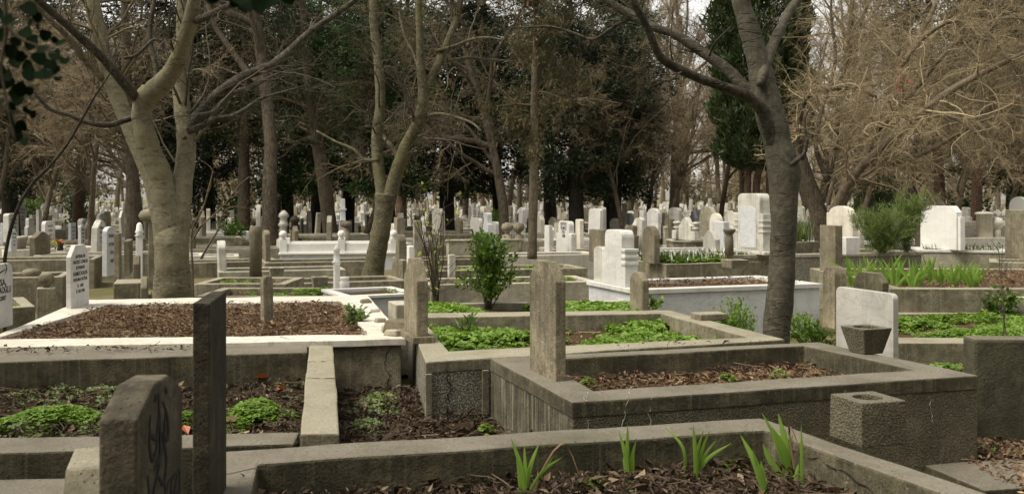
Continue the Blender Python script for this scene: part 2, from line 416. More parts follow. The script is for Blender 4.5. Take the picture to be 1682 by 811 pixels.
soil('turf', (.10, .080, .048), (.18, .15, .095), .5)
def bark(name, c0, c1, c2, ring_=0.0, vert=0.0, green=None, scale=1.0):
    m = NT(name); v = m.coord(rnd=False)
    big = m.noise(v, 2.2 * scale, 6, .65); fin = m.noise(v, 26 * scale, 5, .7)
    c = m.mix(m.ramp(big, [(.35, 0), (.65, 1)]), c0, c1)
    c = m.mix(m.ramp(fin, [(.47, 0), (.66, .85)]), c, c2)
    c = m.mix(m.math('MULTIPLY', m.ramp(m.noise(v, 6 * scale, 8, .78), [(.38, 1), (.52, 0)]), .32 if ring_ > .6 else .6), c, (c0[0] * .42, c0[1] * .40, c0[2] * .38))
    h = m.math('ADD', fin, m.math('MULTIPLY', m.noise(v, 9 * scale, 5, .7), 1.2))
    if green: c = m.mix(m.math('MULTIPLY', m.ramp(m.noise(v, 1.1 * scale, 5, .6), [(.45, 0), (.65, 1)]), .8), c, green)
    if ring_:
        vr = m.coord((1.0, 1.0, 5.5), rnd=False); rn = m.noise(vr, 1.5, 3, .5, .15)
        rr = m.math('MULTIPLY', m.ramp(rn, [(.515, 0), (.53, 1), (.545, 0)]), m.ramp(m.noise(v, 4, 3), [(.40, 0), (.55, 1)]))
        c = m.mix(m.math('MULTIPLY', rr, ring_), c, (c0[0] * .32, c0[1] * .3, c0[2] * .28)); h = m.math('SUBTRACT', h, m.math('MULTIPLY', rr, 1.0))
        vo = m.n('TexVoronoi', i_Vector=v, i_Scale=34.0 * scale); sp = m.math('MULTIPLY', m.ramp(vo.outputs['Distance'], [(.08, 1), (.16, 0)]), m.ramp(m.noise(v, 6, 3), [(.5, 0), (.6, .8)]))
        c = m.mix(sp, c, (c1[0] * 1.9, c1[1] * 1.9, c1[2] * 1.8))
    if vert:
        vv = m.coord((9, 9, 1.1), rnd=False); w = m.noise(vv, 3 * scale, 6, .7, .4)
        c = m.mix(m.math('MULTIPLY', m.ramp(w, [(.36, 1), (.52, 0)]), vert), c, (c0[0] * .3, c0[1] * .3, c0[2] * .3)); h = m.math('ADD', h, m.math('MULTIPLY', w, 3))
    m.col(c); m.b.inputs['Roughness'].default_value = .85; m.b.inputs['Specular IOR Level'].default_value = .25
    m.bump(h, .45 if ring_ > .6 else .9, .014); return m.m
bark('bark_olive', (.105, .092, .052), (.185, .165, .105), (.215, .20, .15), ring_=.8, green=(.125, .108, .050))
bark('bark_green', (.072, .064, .034), (.125, .112, .066), (.18, .165, .11), ring_=.55, green=(.095, .088, .032))
bark('bark_grey', (.048, .043, .028), (.084, .076, .052), (.125, .115, .088), ring_=.95)
bark('bark_limb', (.032, .027, .018), (.060, .052, .036), (.12, .11, .085), ring_=.5)
bark('bark_dark', (.024, .020, .014), (.044, .037, .028), (.075, .065, .050), vert=.5)
bark('bark_brown', (.060, .046, .030), (.100, .080, .054), (.15, .122, .085), vert=.75)
bark('bark_red', (.080, .046, .029), (.13, .078, .050), (.18, .12, .085), vert=.7)
bark('bark_tan', (.115, .088, .056), (.175, .142, .095), (.24, .20, .145), vert=.35)
def twig(name, c0, c1):
    m = NT(name); g = m.n('NewGeometry'); m.col(m.mix(g.outputs['Random Per Island'], c0, c1)); m.b.inputs['Roughness'].default_value = .9
    m.b.inputs['Specular IOR Level'].default_value = .15; return m.m
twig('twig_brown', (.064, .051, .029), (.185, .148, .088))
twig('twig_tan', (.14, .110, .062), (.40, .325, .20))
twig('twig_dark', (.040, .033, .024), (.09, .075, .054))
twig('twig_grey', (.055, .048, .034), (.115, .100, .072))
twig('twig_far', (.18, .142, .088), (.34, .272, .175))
def leafm(name, c0, c1, c2=None, trans=.25, rough=.5):
    m = NT(name); g = m.n('NewGeometry'); r = g.outputs['Random Per Island']
    st = [(0, c0), (.62, c1), (.86, c1), (1, c2 or c1)]
    c = m.ramp(r, st); v = m.coord(rnd=False)
    c = m.mix(.35, c, m.mix(m.noise(v, 3, 4), (c0[0] * .4, c0[1] * .4, c0[2] * .4), (c1[0] * 1.8, c1[1] * 1.8, c1[2] * 1.8)))
    m.col(c); m.b.inputs['Roughness'].default_value = rough; m.b.inputs['Specular IOR Level'].default_value = .3
    if trans:
        tr = m.n('BsdfTranslucent', i_Color=m.mix(.5, c, (c1[0] * 2, c1[1] * 2, c1[2] * .8))); mx = m.n('MixShader'); mx.inputs[0].default_value = trans
        m.t.links.new(m.b.outputs[0], mx.inputs[1]); m.t.links.new(tr.outputs[0], mx.inputs[2]); m.t.links.new(mx.outputs[0], m.out.inputs[0])
    return m.m
leafm('leaf_cover', (.070, .130, .016), (.165, .275, .040), (.27, .36, .08))
leafm('leaf_cover_pale', (.10, .15, .055), (.17, .23, .09), (.22, .27, .11))
leafm('leaf_iris', (.11, .20, .032), (.20, .33, .055), (.32, .38, .12), trans=.35)
leafm('leaf_bush', (.030, .065, .010), (.085, .150, .024), (.19, .27, .05), rough=.32)
leafm('leaf_broom', (.07, .105, .028), (.135, .185, .050), (.20, .25, .08), trans=.15)
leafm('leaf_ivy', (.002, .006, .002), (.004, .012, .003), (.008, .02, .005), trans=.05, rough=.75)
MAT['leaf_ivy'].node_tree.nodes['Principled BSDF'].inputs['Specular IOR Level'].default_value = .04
leafm('needle_dark', (.007, .014, .005), (.020, .034, .011), (.055, .072, .024), trans=.1)
leafm('needle_green', (.020, .046, .012), (.045, .090, .022), (.085, .135, .035), trans=.15)
leafm('needle_olive', (.050, .048, .020), (.085, .078, .034), (.13, .10, .05), trans=.15)
leafm('needle_cypress', (.009, .018, .005), (.030, .048, .012), (.09, .115, .030), trans=.12)
leafm('dead_cone', (.16, .07, .035), (.24, .11, .06), trans=0)
leafm('litter_brown', (.070, .042, .023), (.225, .148, .088), (.46, .34, .22), trans=0, rough=.8)
leafm('litter_dark', (.020, .014, .009), (.085, .058, .035), (.34, .26, .17), trans=0, rough=.7)
leafm('leaf_red', (.35, .09, .03), (.45, .14, .05), trans=.1)
leafm('grass', (.05, .085, .018), (.10, .15, .035), (.20, .20, .08))
def plain(name, c, rough=.8):
    m = NT(name); v = m.coord(); m.col(m.mix(.35, c, m.mix(m.noise(v, 60, 4), (c[0] * .4, c[1] * .4, c[2] * .4), (min(1, c[0] * 1.7), min(1, c[1] * 1.7), min(1, c[2] * 1.7))))); m.b.inputs['Roughness'].default_value = rough; return m.m
plain('ink', (.016, .016, .018)); plain('crack_dark', (.012, .010, .008)); plain('crack_pale', (.36, .35, .30)); plain('petal_white', (.75, .75, .70)); plain('petal_red', (.5, .03, .02))
plain('net_red', (.38, .06, .07)); plain('yellow_leaf', (.30, .34, .03))
# ------------------------------------------------------------------ scatter helpers
def nz2(x, y, s, o=0.0): return mnoise.noise(Vector((x * s + o, y * s - o, o)))
def in_quad(rng, q, n):
    a, b, c, d = [np.array((p[0], p[1])) for p in q]
    u, v = rng.uniform(0, 1, (n, 1)), rng.uniform(0, 1, (n, 1))
    return a * (1 - u) * (1 - v) + b * u * (1 - v) + c * u * v + d * (1 - u) * v
def qarea(q):
    x = [p[0] for p in q]; y = [p[1] for p in q]
    return abs(sum(x[i] * y[(i + 1) % 4] - x[(i + 1) % 4] * y[i] for i in range(4))) / 2
def bed(name, q, z, mat, parent, sub=14, amp=.03):
    V, Q = [], []
    for i in range(sub + 1):
        for j in range(sub + 1):
            u, v = i / sub, j / sub
            p = [(q[0][k] * (1 - u) + q[1][k] * u) * (1 - v) + (q[3][k] * (1 - u) + q[2][k] * u) * v for k in (0, 1)]
            V.append((p[0], p[1], z + amp * nz2(p[0], p[1], 2.2)))
    for i in range(sub):
        for j in range(sub): Q.append((i * (sub + 1) + j, (i + 1) * (sub + 1) + j, (i + 1) * (sub + 1) + j + 1, i * (sub + 1) + j + 1))
    return ob_np(name, V, np.array(Q), mat, parent, smooth=True)
def litter(q, z, dens, size, mat, label, seed=0, amp=.03, lift=.035, thr=None, tilt=.45):
    rng = np.random.default_rng(seed); n = int(qarea(q) * dens)
    p = in_quad(rng, q, n)
    if thr is not None:
        k = np.array([nz2(x, y, 1.7, seed) > thr for x, y in p]); p = p[k]; n = len(p)
    h = np.array([nz2(x, y, 2.2) for x, y in p]) * amp
    C = np.column_stack([p, z + h + .006 + rng.uniform(0, lift, n)])
    szs = size * .74 * rng.choice([.6, .85, 1.0, 1.25, 1.8], n, p=[.3, .3, .22, .13, .05])
    V, T = flat_leaves(rng, C, szs, .30, tilt * .9, .34)
    k = max(1, n // 45); a = rng.uniform(0, 6.28, k); c_ = C[rng.integers(0, n, k)] + np.array([0, 0, .012]); l_ = rng.uniform(.03, .13, k)[:, None, None] if False else rng.uniform(.03, .12, k)
    t_ = np.linspace(-1, 1, 4)[None, :, None]; dd = np.stack([np.cos(a), np.sin(a), rng.normal(0, .12, k)], 1)[:, None, :]
    pts_ = c_[:, None, :] + dd * t_ * l_[:, None, None] + rng.normal(0, .004, (k, 4, 3)); V2, Q2 = tubes(pts_, np.full((k, 4), .0022), 3)
    V = np.concatenate([V, V2]); T = [T, Q2 + len(C) * 4]
    o = ob_np('leaf_litter', V, T, mat); tag(o, label, 'leaf litter', None, 'stuff'); return o
def cover(q, z, dens, size, label, seed=0, thr=0.0, mound=.07, mat='leaf_cover', s=1.3, amp=.03):
    rng = np.random.default_rng(seed + 50); n = int(qarea(q) * dens)
    p = in_quad(rng, q, n)
    f = np.array([nz2(x, y, s, seed * 1.7) + .45 * nz2(x, y, s * 4.3, seed) for x, y in p]) - thr
    k = f > 0; p, f = p[k], f[k]; n = len(p)
    if n == 0: return None
    h = np.minimum(f * 2.5, 1) * mound + np.array([nz2(x, y, 2.2) for x, y in p]) * amp
    C = np.column_stack([p, z + h + rng.uniform(-.03, .02, n)])
    size = size * (.75 + .6 * np.clip(f * 2, 0, 1))
    a0 = rng.uniform(0, 6.28, n); G = Geo()
    til = rng.normal(0, .38, (n, 3)); til[:, 2] = 1; til /= np.linalg.norm(til, axis=1, keepdims=True)
    sz = size * rng.uniform(.5, 1.3, n)
    Vs = []
    for j in range(3):
        a = a0 + j * 2.09; u = np.stack([np.cos(a), np.sin(a), np.zeros(n)], 1); u -= (u * til).sum(1, keepdims=True) * til
        w = np.cross(til, u); S = sz[:, None]
        Vs.append(np.stack([C, C + u * S * .55 + w * S * .42 + til * S * .10, C + u * S * 1.0 - til * S * .12, C + u * S * .55 - w * S * .42 + til * S * .10], 1))
    V = np.stack(Vs, 1).reshape(-1, 3)      # n,3,4
    # weld the three leaflets of one leaf at the centre so that a leaf keeps one tint
    idx = np.arange(n)[:, None, None] * 12 + np.arange(3)[None, :, None] * 4 + np.arange(4)[None, None, :]
    idx[:, 1, 0] = idx[:, 0, 0]; idx[:, 2, 0] = idx[:, 0, 0]
    o = ob_np('ground_cover', V, idx.reshape(-1, 4), MAT[mat]); tag(o, label, 'ground cover', None, 'stuff'); return o
def text_mesh(name, body, size, face_o, right, up, nrm, parent, mat, wmax=None, align='CENTER'):
    cu = bpy.data.curves.new('t', 'FONT'); cu.body = body; cu.size = size; cu.align_x = align; cu.extrude = .0008; cu.resolution_u = 2; cu.offset = size * .012
    to = bpy.data.objects.new('t', cu); COL.objects.link(to)
    bpy.context.view_layer.update()
    dg = bpy.context.evaluated_depsgraph_get(); me = bpy.data.meshes.new_from_object(to.evaluated_get(dg))
    bpy.data.objects.remove(to); bpy.data.curves.remove(cu)
    xs = [v.co.x for v in me.vertices]; k = 1.0
    if wmax and xs and max(xs) - min(xs) > wmax: k = wmax / (max(xs) - min(xs))
    c = wloc(parent)
    for v in me.vertices:
        x, y, z = v.co; v.co = face_o + right * (x * k) + up * y + nrm * (z + .0012) - c
    me.name = name; me.materials.clear(); me.materials.append(MAT[mat])
    return link(name, me, parent)
def stroke(name, paths, r, face_o, right, up, nrm, parent, mat='ink'):
    """hand-drawn strokes on a face: flat tubes"""
    G = Geo()
    for p in paths:
        q = smooth_path([(x, y, 0, r) for x, y in p], 4); q[:, 3] *= np.interp(np.linspace(0, 1, len(q)), [0, .3, .7, 1], [.5, 1.1, 1.1, .4])
        W = np.array([np.array(face_o) + np.array(right) * a[0] + np.array(up) * a[1] for a in q])
        V, Q = tubes(W[None], q[None, :, 3], 5); V = V - np.outer((V - np.array(face_o)) @ np.array(nrm), np.array(nrm)) * .85; G.add(V + np.array(nrm) * .0008, Q)
    V, Q = G.get(); return ob_np(name, V, Q, MAT[mat], parent)
def crack(pts, r, parent, mat='crack_dark', seed=0, name='crack'):
    rng = np.random.default_rng(seed); out = []
    pts = [np.array(p) for p in pts]
    for a, b in zip(pts[:-1], pts[1:]):
        for k in range(5): out.append(np.append(a + (b - a) * k / 5 + rng.normal(0, .006, 3) * np.array([1, .15, 1]), r * rng.uniform(.4, 1.3)))
    out.append(np.append(pts[-1], r * .3)); q = np.array(out)
    V, Q = tubes(q[None, :, :3], q[None, :, 3], 4); return ob_np(name, V, Q, MAT[mat], parent)

# ------------------------------------------------------------------ ground sheet out to the horizon
def make_ground():
    xs = np.concatenate([np.linspace(-600, -60, 10), np.linspace(-50, 50, 90), np.linspace(60, 600, 10)])
    ys = np.concatenate([np.linspace(-300, -10, 8), np.linspace(-5, 90, 90), np.linspace(100, 900, 12)])
    V = [(x, y, .05 * nz2(x, y, .35) - .02 if abs(x) < 55 and 0 < y < 92 else 0) for y in ys for x in xs]
    n = len(xs); Q = [(j * n + i, j * n + i + 1, (j + 1) * n + i + 1, (j + 1) * n + i) for j in range(len(ys) - 1) for i in range(n - 1)]
    o = ob_np('ground', V, np.array(Q), MAT['turf'], org=(0, 0, 0), smooth=True); tag(o, kind='structure')
make_ground()

# ------------------------------------------------------------------ foreground graves
def grave(name, org, label, cat='grave', group=None): return empty(name, org, label, cat, group)
# A: open kerb at the very front with irises
A_out = [P(280, 920, .42), P(1800, 870, .42), P(1250, 685, .42), P(350, 741, .42)]
A_in = [P(393, 880, .42), P(1590, 826, .42), P(1257, 706, .42), P(425, 760, .42)]
gA = grave('grave_kerb', (0, 4, 0), 'open dark concrete kerb nearest the viewer with a square vase on it and irises inside')
ring('kerb_wall', A_out, A_in, .42, -.02, .10, MAT['concrete_dark'], gA, bevel=.012, jit=.006)
def inset_q(q, k=-.02):
    c = sum((Vector(p) for p in q), Vector()) / 4
    return [Vector(p) + (Vector(p) - c).normalized() * (-k) for p in q]
bed('soil_bed', inset_q(A_in), .245, MAT['soil_dark'], gA)
qA = A_in
litter(A_in, .25, 2600, .062, MAT['litter_dark'], 'dark fallen leaves heaped inside the nearest kerb', 1, lift=.05, tilt=.6)
# B: the big concrete box grave
zB = .51
B_out = [P(940, 660, zB), P(1608, 616, zB), P(1345, 561, zB), P(805, 588, zB)]
B_in = [P(976, 641, zB), P(1503, 607, zB), P(1321, 567, zB), P(884, 591, zB)]
gB = grave('box_grave', (1.2, 5.8, 0), 'large dark concrete box grave with pale drip streaks and a leaf filled top')
def down(q, z): return [(p[0], p[1], z) for p in q]
def body_box(q_out, q_in, zt, cap, mat_cap, mats, parent, zi, names=('side_panel',) * 4, inset=.006, zb=-.03):
    """walls as four panels under a ring-shaped cap"""
    ring('cap', q_out, q_in, zt, zt - cap, zi, mat_cap, parent, bevel=.010, jit=.004)
    c = sum((Vector(p) for p in q_out), Vector()) / 4
    o = [Vector(p) + (c - Vector(p)).normalized() * inset for p in q_out]
    for k in range(4):
        a, b = o[k], o[(k + 1) % 4]; n = (c - (a + b) / 2); n.z = 0; d = (b - a).normalized(); n = (n - d * n.dot(d)).normalized() * .05
        if k % 2: a = a + d * .052; b = b - d * .052
        m = mats[k] if isinstance(mats, (list, tuple)) else mats
        nseg = max(2, int((b - a).length / .15)); V, Fc = [], []
        for i in range(nseg + 1):
            p = lerp(a, b, i / nseg); V += [(p.x, p.y, zb), (p.x, p.y, zt - cap - .001), (p.x + n.x, p.y + n.y, zt - cap - .001), (p.x + n.x, p.y + n.y, zb)]
        for i in range(nseg):
            for j in range(4): Fc.append((4 * i + j, 4 * i + 4 + j, 4 * i + 4 + (j + 1) % 4, 4 * i + (j + 1) % 4))
        Fc += [(0, 1, 2, 3), (4 * nseg + 3, 4 * nseg + 2, 4 * nseg + 1, 4 * nseg)]
        ob_faces(names[k], V, Fc, m, parent, bevel=.006, jit=.004)
body_box(B_out, B_in, zB, .075, MAT['concrete_dark'], [MAT['concrete_pebbled'], MAT['concrete_pebbled'], MAT['concrete_dark'], MAT['concrete_streaked']], gB, .28)
bed('soil_bed', inset_q(B_in), .345, MAT['soil_brown'], gB)
fB = lambda px, py, z: P(px, py, z)
def front_pt(px, z, a, b, off=.004):
    """point on the vertical plane through world points a-b that shows at column px"""
    r = (px - CX) / F; dx, dy = b[0] - a[0], b[1] - a[1]
    t = (r * a[1] - a[0]) / (dx - r * dy); n = Vector((dy, -dx, 0)).normalized()
    if n.y > 0: n = -n
    return Vector((a[0] + t * dx, a[1] + t * dy, z)) + n * off
a_, b_ = B_out[0], B_out[1]
for pl, r_, sd_ in [([(1028, .50), (1026, .41), (1012, .30), (1007, .22)], .0022, 3), ([(1072, .50), (1066, .42), (1067, .30), (1064, .25)], .0018, 4), ([(1526, .42), (1530, .33), (1533, .26)], .002, 5), ([(965, .43), (966, .35)], .002, 6)]:
    crack([front_pt(x, z, a_, b_, .002) for x, z in pl], r_, gB, 'crack_pale', sd_)
litter(B_in, .345, 2000, .055, MAT['litter_brown'], 'brown fallen leaves filling the large streaked box grave', 2, lift=.05, thr=-.32)
cover([B_in[3], B_in[2], lerp(B_in[2], B_in[1], .25), lerp(B_in[3], B_in[0], .25)], .36, 500, .03, 'small green seedlings along the inner edge of the streaked box grave', 7, thr=.3, mound=.03)
# footing slab beyond B
o = boxo('footing_slab', (2.62, 5.32, 0), .62, .5, -.02, .035, MAT['concrete_dark'], None, GA - .1, .008); tag(o, 'thin concrete footing slab at the foot of the streaked box grave', 'slab')
# headstone on B
def std_stone(px0, px1, ptop, pbase, z, t, kind, mat, label, yaw=GA, cat='headstone', name='headstone', lean=(0, 0), bevel=.008, jit=0.0, parent=None, d=None, group=None, h=None):
    pc = (px0 + px1) / 2
    b = P(pc, pbase, z) if d is None else Vector(((pc - CX) / F * d, d, z))
    w = solve_w(px0, px1, b.y, t, yaw)
    hh = h or (H - (ptop - HY) * b.y / F - z)
    if parent is None:
        o = slab(name, b, kind, w, t, hh, mat, None, yaw, lean, bevel, jit); tag(o, label, cat, group)
    else: o = slab(name, b, kind, w, t, hh, mat, parent, yaw, lean, bevel, jit)
    return o, b, w, hh
pB0, pB1 = P(867, 606, zB), P(913, 628, zB)
wB = (pB1 - pB0).length; cB = (pB0 + pB1) / 2; nB = Vector((pB0.y - pB1.y, pB1.x - pB0.x, 0)).normalized(); nB = nB if nB.x > 0 else -nB
hsB = empty('headstone', (cB.x, cB.y, zB), 'tall blank weathered headstone with clipped corners on the streaked box grave', 'headstone')
yawB = math.atan2(nB.y, nB.x)
slab('stone', cB + nB * .035 + Vector((0, 0, -.01)), 'clip', wB * .93, .060, .65, MAT['stone_warm'], hsB, yawB, (0, 0), .006, .003)
# D: back middle grave with green plants
zD = .48
D_out = [P(699, 594, zD), P(1290, 557, zD), P(1099, 509, zD), P(666, 514, zD)]
D_in = [P(737, 576, zD), P(1229, 553.5, zD), P(1086, 514.5, zD), P(692, 521, zD)]
gD = grave('box_grave', (.8, 7.4, 0), 'weathered box grave with speckled gravel side panels and a bed of green plants')
body_box(D_out, D_in, zD, .07, MAT['concrete_mid'], [MAT['concrete_gravelly'], MAT['concrete_mid'], MAT['concrete_mid'], MAT['concrete_gravelly']], gD, .25)
bed('soil_bed', inset_q(D_in), .31, MAT['soil_brown'], gD)
a_, b_ = D_out[0], D_out[1]
crack([front_pt(x, z, a_, b_, .002) for x, z in [(733, .47), (735, .38), (740, .30), (733, .2), (736, .12), (741, .03)]], .0035, gD, seed=2)
# narrow posts framing the gravel panel
for px_ in (704, 797):
    c = front_pt(px_, 0, a_, b_, .004); boxo('corner_post', c, .045, .02, 0, zD - .075, MAT['concrete_mid'], gD, math.atan2(b_.y - a_.y, b_.x - a_.x), .004)
cover(D_in, .33, 2300, .042, 'bright green leafy ground cover in the gravel panelled grave', 3, thr=-.09, mound=.06)
litter(D_in, .315, 500, .05, MAT['litter_brown'], 'thin brown leaves between the plants of the gravel panelled grave', 8)
zc = P(683, 556, zD)
hsD = empty('headstone', (zc.x, zc.y, zD), 'tall pointed stained headstone at the corner of the gravel panelled grave', 'headstone')
boxo('plinth', (zc.x, zc.y, 0), .16, .5, zD - .005, zD + .045, MAT['stone_warm'], hsD, GA, .006)
slab('stone', (zc.x, zc.y, zD + .044), 'point', .42, .085, .54, MAT['stone_warm'], hsD, GA, (0, 0), .006, .003)
# strip grave behind D and its kerbs
zs = .40
S_out = [P(672, 520, zs), P(1090, 508, zs), P(1062, 492, zs), P(668, 498, zs)]
S_out[0] = D_out[3] + Vector((0.02, .05, 0)); S_out[1] = D_out[2] + Vector((0.0, .05, 0)); S_out[0].z = S_out[1].z = zs
S_in = [lerp(S_out[0], S_out[2], .06), lerp(S_out[1], S_out[3], .06), lerp(S_out[2], S_out[0], .06), lerp(S_out[3], S_out[1], .06)]
S_in[0] = S_out[0] + GV * .10 + GU * .12; S_in[1] = S_out[1] + GV * .10 - GU * .12; S_in[2] = S_out[2] - GV * .13 - GU * .12; S_in[3] = S_out[3] - GV * .13 + GU * .12
gS = grave('grave_kerb', (0.2, 9.6, 0), 'narrow pale kerbed strip of plants behind the gravel panelled grave')
ring('kerb_wall', S_out, S_in, zs, -.02, .2, MAT['concrete_pale'], gS)
bed('soil_bed', inset_q(S_in), .32, MAT['soil_brown'], gS)
cover(S_in, .335, 1500, .05, 'low green plants in the narrow pale kerbed strip', 11, thr=-.25, mound=.05)
# E: marble edged leaf bed on the left
zE = .48
E_out = [P(-55, 571, zE), P(667, 556.5, zE), P(604, 485, zE), P(138, 492, zE)]
E_in = [P(-12, 557, zE), P(604, 549, zE), P(560, 494.5, zE), P(178, 500, zE)]
gE = grave('grave_kerb', (-2.2, 8.5, 0), 'large pale marble edged grave filled with brown fallen leaves')
ring('marble_edge', E_out, E_in, zE, zE - .045, zE - .12, MAT['marble_cream'], gE, bevel=.006, jit=.005)
c = sum(E_out, Vector()) / 4
E_b = [p + (c - p).normalized() * .05 for p in E_out]; E_bi = [p + (c - p).normalized() * .2 for p in E_out]
ring('base_wall', E_b, E_bi, zE - .047, -.02, .2, MAT['concrete_mid'], gE, bevel=.006)
bed('soil_bed', inset_q(E_in), .415, MAT['soil_brown'], gE)
litter(E_in, .42, 2700, .050, MAT['litter_brown'], 'thick brown fallen leaves inside the pale marble edged grave', 4, lift=.06, tilt=.5)
for k, t in enumerate((.36, .74)):
    p = lerp(E_out[0], E_out[1], t); q = lerp(E_in[0], E_in[1], t)
    crack([p + Vector((0, -.001, .0005)), q + Vector((0, 0, .0005))], .0016, gE, seed=20 + k, name='joint')
a_, b_ = E_b[0], E_b[1]
crack([front_pt(x, z, a_, b_, .002) for x, z in [(642, .42), (634, .36), (633, .28), (640, .22), (636, .14)]], .003, gE, seed=9)
# H: sunken grave in front of E
Hb = [P(-60, 745, .40), P(483, 728, .40), P(493, 709, .40), P(-60, 719, .40)]
gH = grave('grave_kerb', (-2.2, 5.6, 0), 'sunken grave behind the two near dark headstones, leafy bed and cracked side kerb')
def prism(name, q, zb, mat, parent, bevel=.01, jit=.006, n=14):
    """long kerb stone from its top corners (front-a, front-b, back-b, back-a), cut into short lengths so that edges can wander"""
    V, Fc = [], []
    for i in range(n + 1):
        a = lerp(Vector(q[0]), Vector(q[1]), i / n); b = lerp(Vector(q[3]), Vector(q[2]), i / n)
        V += [(a.x, a.y, zb), (a.x, a.y, a.z), (b.x, b.y, b.z), (b.x, b.y, zb)]
    for i in range(n):
        for j in range(4): Fc.append((4 * i + j, 4 * i + 4 + j, 4 * i + 4 + (j + 1) % 4, 4 * i + (j + 1) % 4))
    Fc += [(0, 1, 2, 3), (4 * n + 3, 4 * n + 2, 4 * n + 1, 4 * n)]
    return ob_faces(name, V, Fc, mat, parent, bevel=bevel, jit=jit)
prism('front_kerb', Hb, .1, MAT['concrete_dark'], gH)
prism('back_wall', [P(-90, 597, .455), P(505, 578, .455), P(505, 566, .455), P(-90, 574, .455)], 0, MAT['concrete_dark'], gH)
sk = [(P(493, 713, .455), P(557, 713, .455)), (P(502, 620, .455), P(552, 620, .455)), (P(505, 593, .455), P(549, 592, .455)), (P(508, 566, .455), P(547, 566, .455))]
for i in range(3):
    l0, r0 = sk[i]; l1, r1 = sk[i + 1]; e = .004
    prism('side_kerb', [l0 + (l1 - l0) * e, l1 - (l1 - l0) * e, r1 - (r1 - r0) * e, r0 + (r1 - r0) * e], .02, MAT['concrete_mid'], gH, jit=.008, n=8)
H_in = [P(-60, 719, .40), P(493, 706, .40), P(506, 580, .455), P(-90, 597, .455)]
H_in = [Vector((p.x, p.y, 0)) for p in H_in]
bed('soil_bed', inset_q(H_in), .225, MAT['soil_dark'], gH)
litter(H_in, .235, 2200, .055, MAT['litter_dark'], 'dark fallen leaves on the bed of the sunken grave', 5, lift=.05, tilt=.6)
def region(*pts, z): return [P(x, y, z) for x, y in pts]
def clump_cover(cx, cy, z, rx, ry, n, size, label, seed, mound=.09, mat='leaf_cover'):
    """a cushion of plants, elliptical on the ground"""
    rng = np.random.default_rng(seed); c = P(cx, cy, z)
    a = rng.uniform(0, 6.28, n); r = np.sqrt(rng.uniform(0, 1, n)) * (1 + .25 * np.sin(a * 3 + seed) + .12 * np.sin(a * 7))
    x = c.x + rx * r * np.cos(a); y = c.y + ry * r * np.sin(a)
    hgt = z + mound * np.maximum(0, 1 - r ** 2) * rng.uniform(.55, 1.05, n) + .012
    C = np.column_stack([x, y, hgt]); til = rng.normal(0, .35, (n, 3)); til[:, 2] = 1; til /= np.linalg.norm(til, axis=1, keepdims=True)
    sz = size * rng.uniform(.55, 1.25, n)[:, None]; a0 = rng.uniform(0, 6.28, n); Vs = []
    for j in range(3):
        aa = a0 + j * 2.09; u = np.stack([np.cos(aa), np.sin(aa), np.zeros(n)], 1); u -= (u * til).sum(1, keepdims=True) * til; w = np.cross(til, u)
        Vs.append(np.stack([C, C + u * sz * .55 + w * sz * .42, C + u * sz - til * sz * .15, C + u * sz * .55 - w * sz * .42], 1))
    V = np.stack(Vs, 1).reshape(-1, 3)
    idx = np.arange(n)[:, None, None] * 12 + np.arange(3)[None, :, None] * 4 + np.arange(4)[None, None, :]
    idx[:, 1, 0] = idx[:, 0, 0]; idx[:, 2, 0] = idx[:, 0, 0]
    o = ob_np('plant_clump', V, idx.reshape(-1, 4), MAT[mat]); tag(o, label, 'plant'); return o
clump_cover(418, 690, .24, .17, .28, 1500, .028, 'rounded cushion of bright green plants beside the tall dark slab headstone', 1, .10)
clump_cover(95, 700, .24, .32, .20, 1900, .028, 'wide low mound of green plants in the sunken grave, behind its front kerb', 2, .10)
clump_cover(25, 708, .24, .20, .15, 700, .026, 'small green plant patch by the frame edge in the sunken grave', 3, .06)
clump_cover(308, 700, .24, .06, .12, 220, .026, 'small tuft of green leaves seen between the two near dark headstones', 6, .07)
cover(H_in, .25, 650, .024, 'scattered pale green seedlings over the sunken grave', 13, thr=.05, mound=.03, mat='leaf_cover_pale')
# pit between H and D
pit = [Vector((P(560, 732, .45).x, 4.5, 0)), Vector((P(700, 722, .1).x, 5.9, 0)), Vector((-.8, 7.2, 0)), Vector((-1.3, 7.2, 0))]
pit = [Vector((-1.0, 4.32, 0)), Vector((.30, 4.8, 0)), Vector((-.45, 7.25, 0)), Vector((-1.35, 7.15, 0))]
o = bed('pit_soil', [Vector((-1.35, 4.3, 0)), Vector((.3, 4.8, 0)), Vector((-.45, 7.3, 0)), Vector((-1.5, 7.2, 0))], .09, MAT['soil_dark'], None); tag(o, 'dark soil strip between the cracked side kerb and the gravel panel', 'soil', None, 'structure')
litter(pit, .10, 2400, .06, MAT['litter_dark'], 'dark curled leaves in the deep gap beside the gravel panelled grave', 6, lift=.05, tilt=.65)
clump_cover(620, 665, .11, .16, .35, 330, .026, 'loose green weeds in the deep gap beside the gravel panelled grave', 4, .05, 'leaf_cover_pale')
clump_cover(600, 704, .11, .10, .18, 120, .026, 'few weeds low in the deep gap near its front', 5, .04, 'leaf_cover_pale')
# litter lying on top of H's back wall and on B/D caps
litter(region((-60, 585), (330, 576), (330, 572), (-60, 575), z=.46), .46, 700, .05, MAT['litter_dark'], 'loose dark leaves on top of the back wall of the sunken grave', 21, amp=0, lift=.02)
litter(region((1000, 574), (1290, 563), (1290, 559), (1000, 570), z=.515), .515, 260, .045, MAT['litter_dark'], 'few leaves caught between the two box graves', 22, amp=0, lift=.01)
litter(region((372, 790), (410, 790), (425, 760), (380, 760), z=.42), .42, 90, .05, MAT['litter_dark'], 'few leaves on the nearest kerb by the dark slab headstone', 23, amp=0, lift=.01)
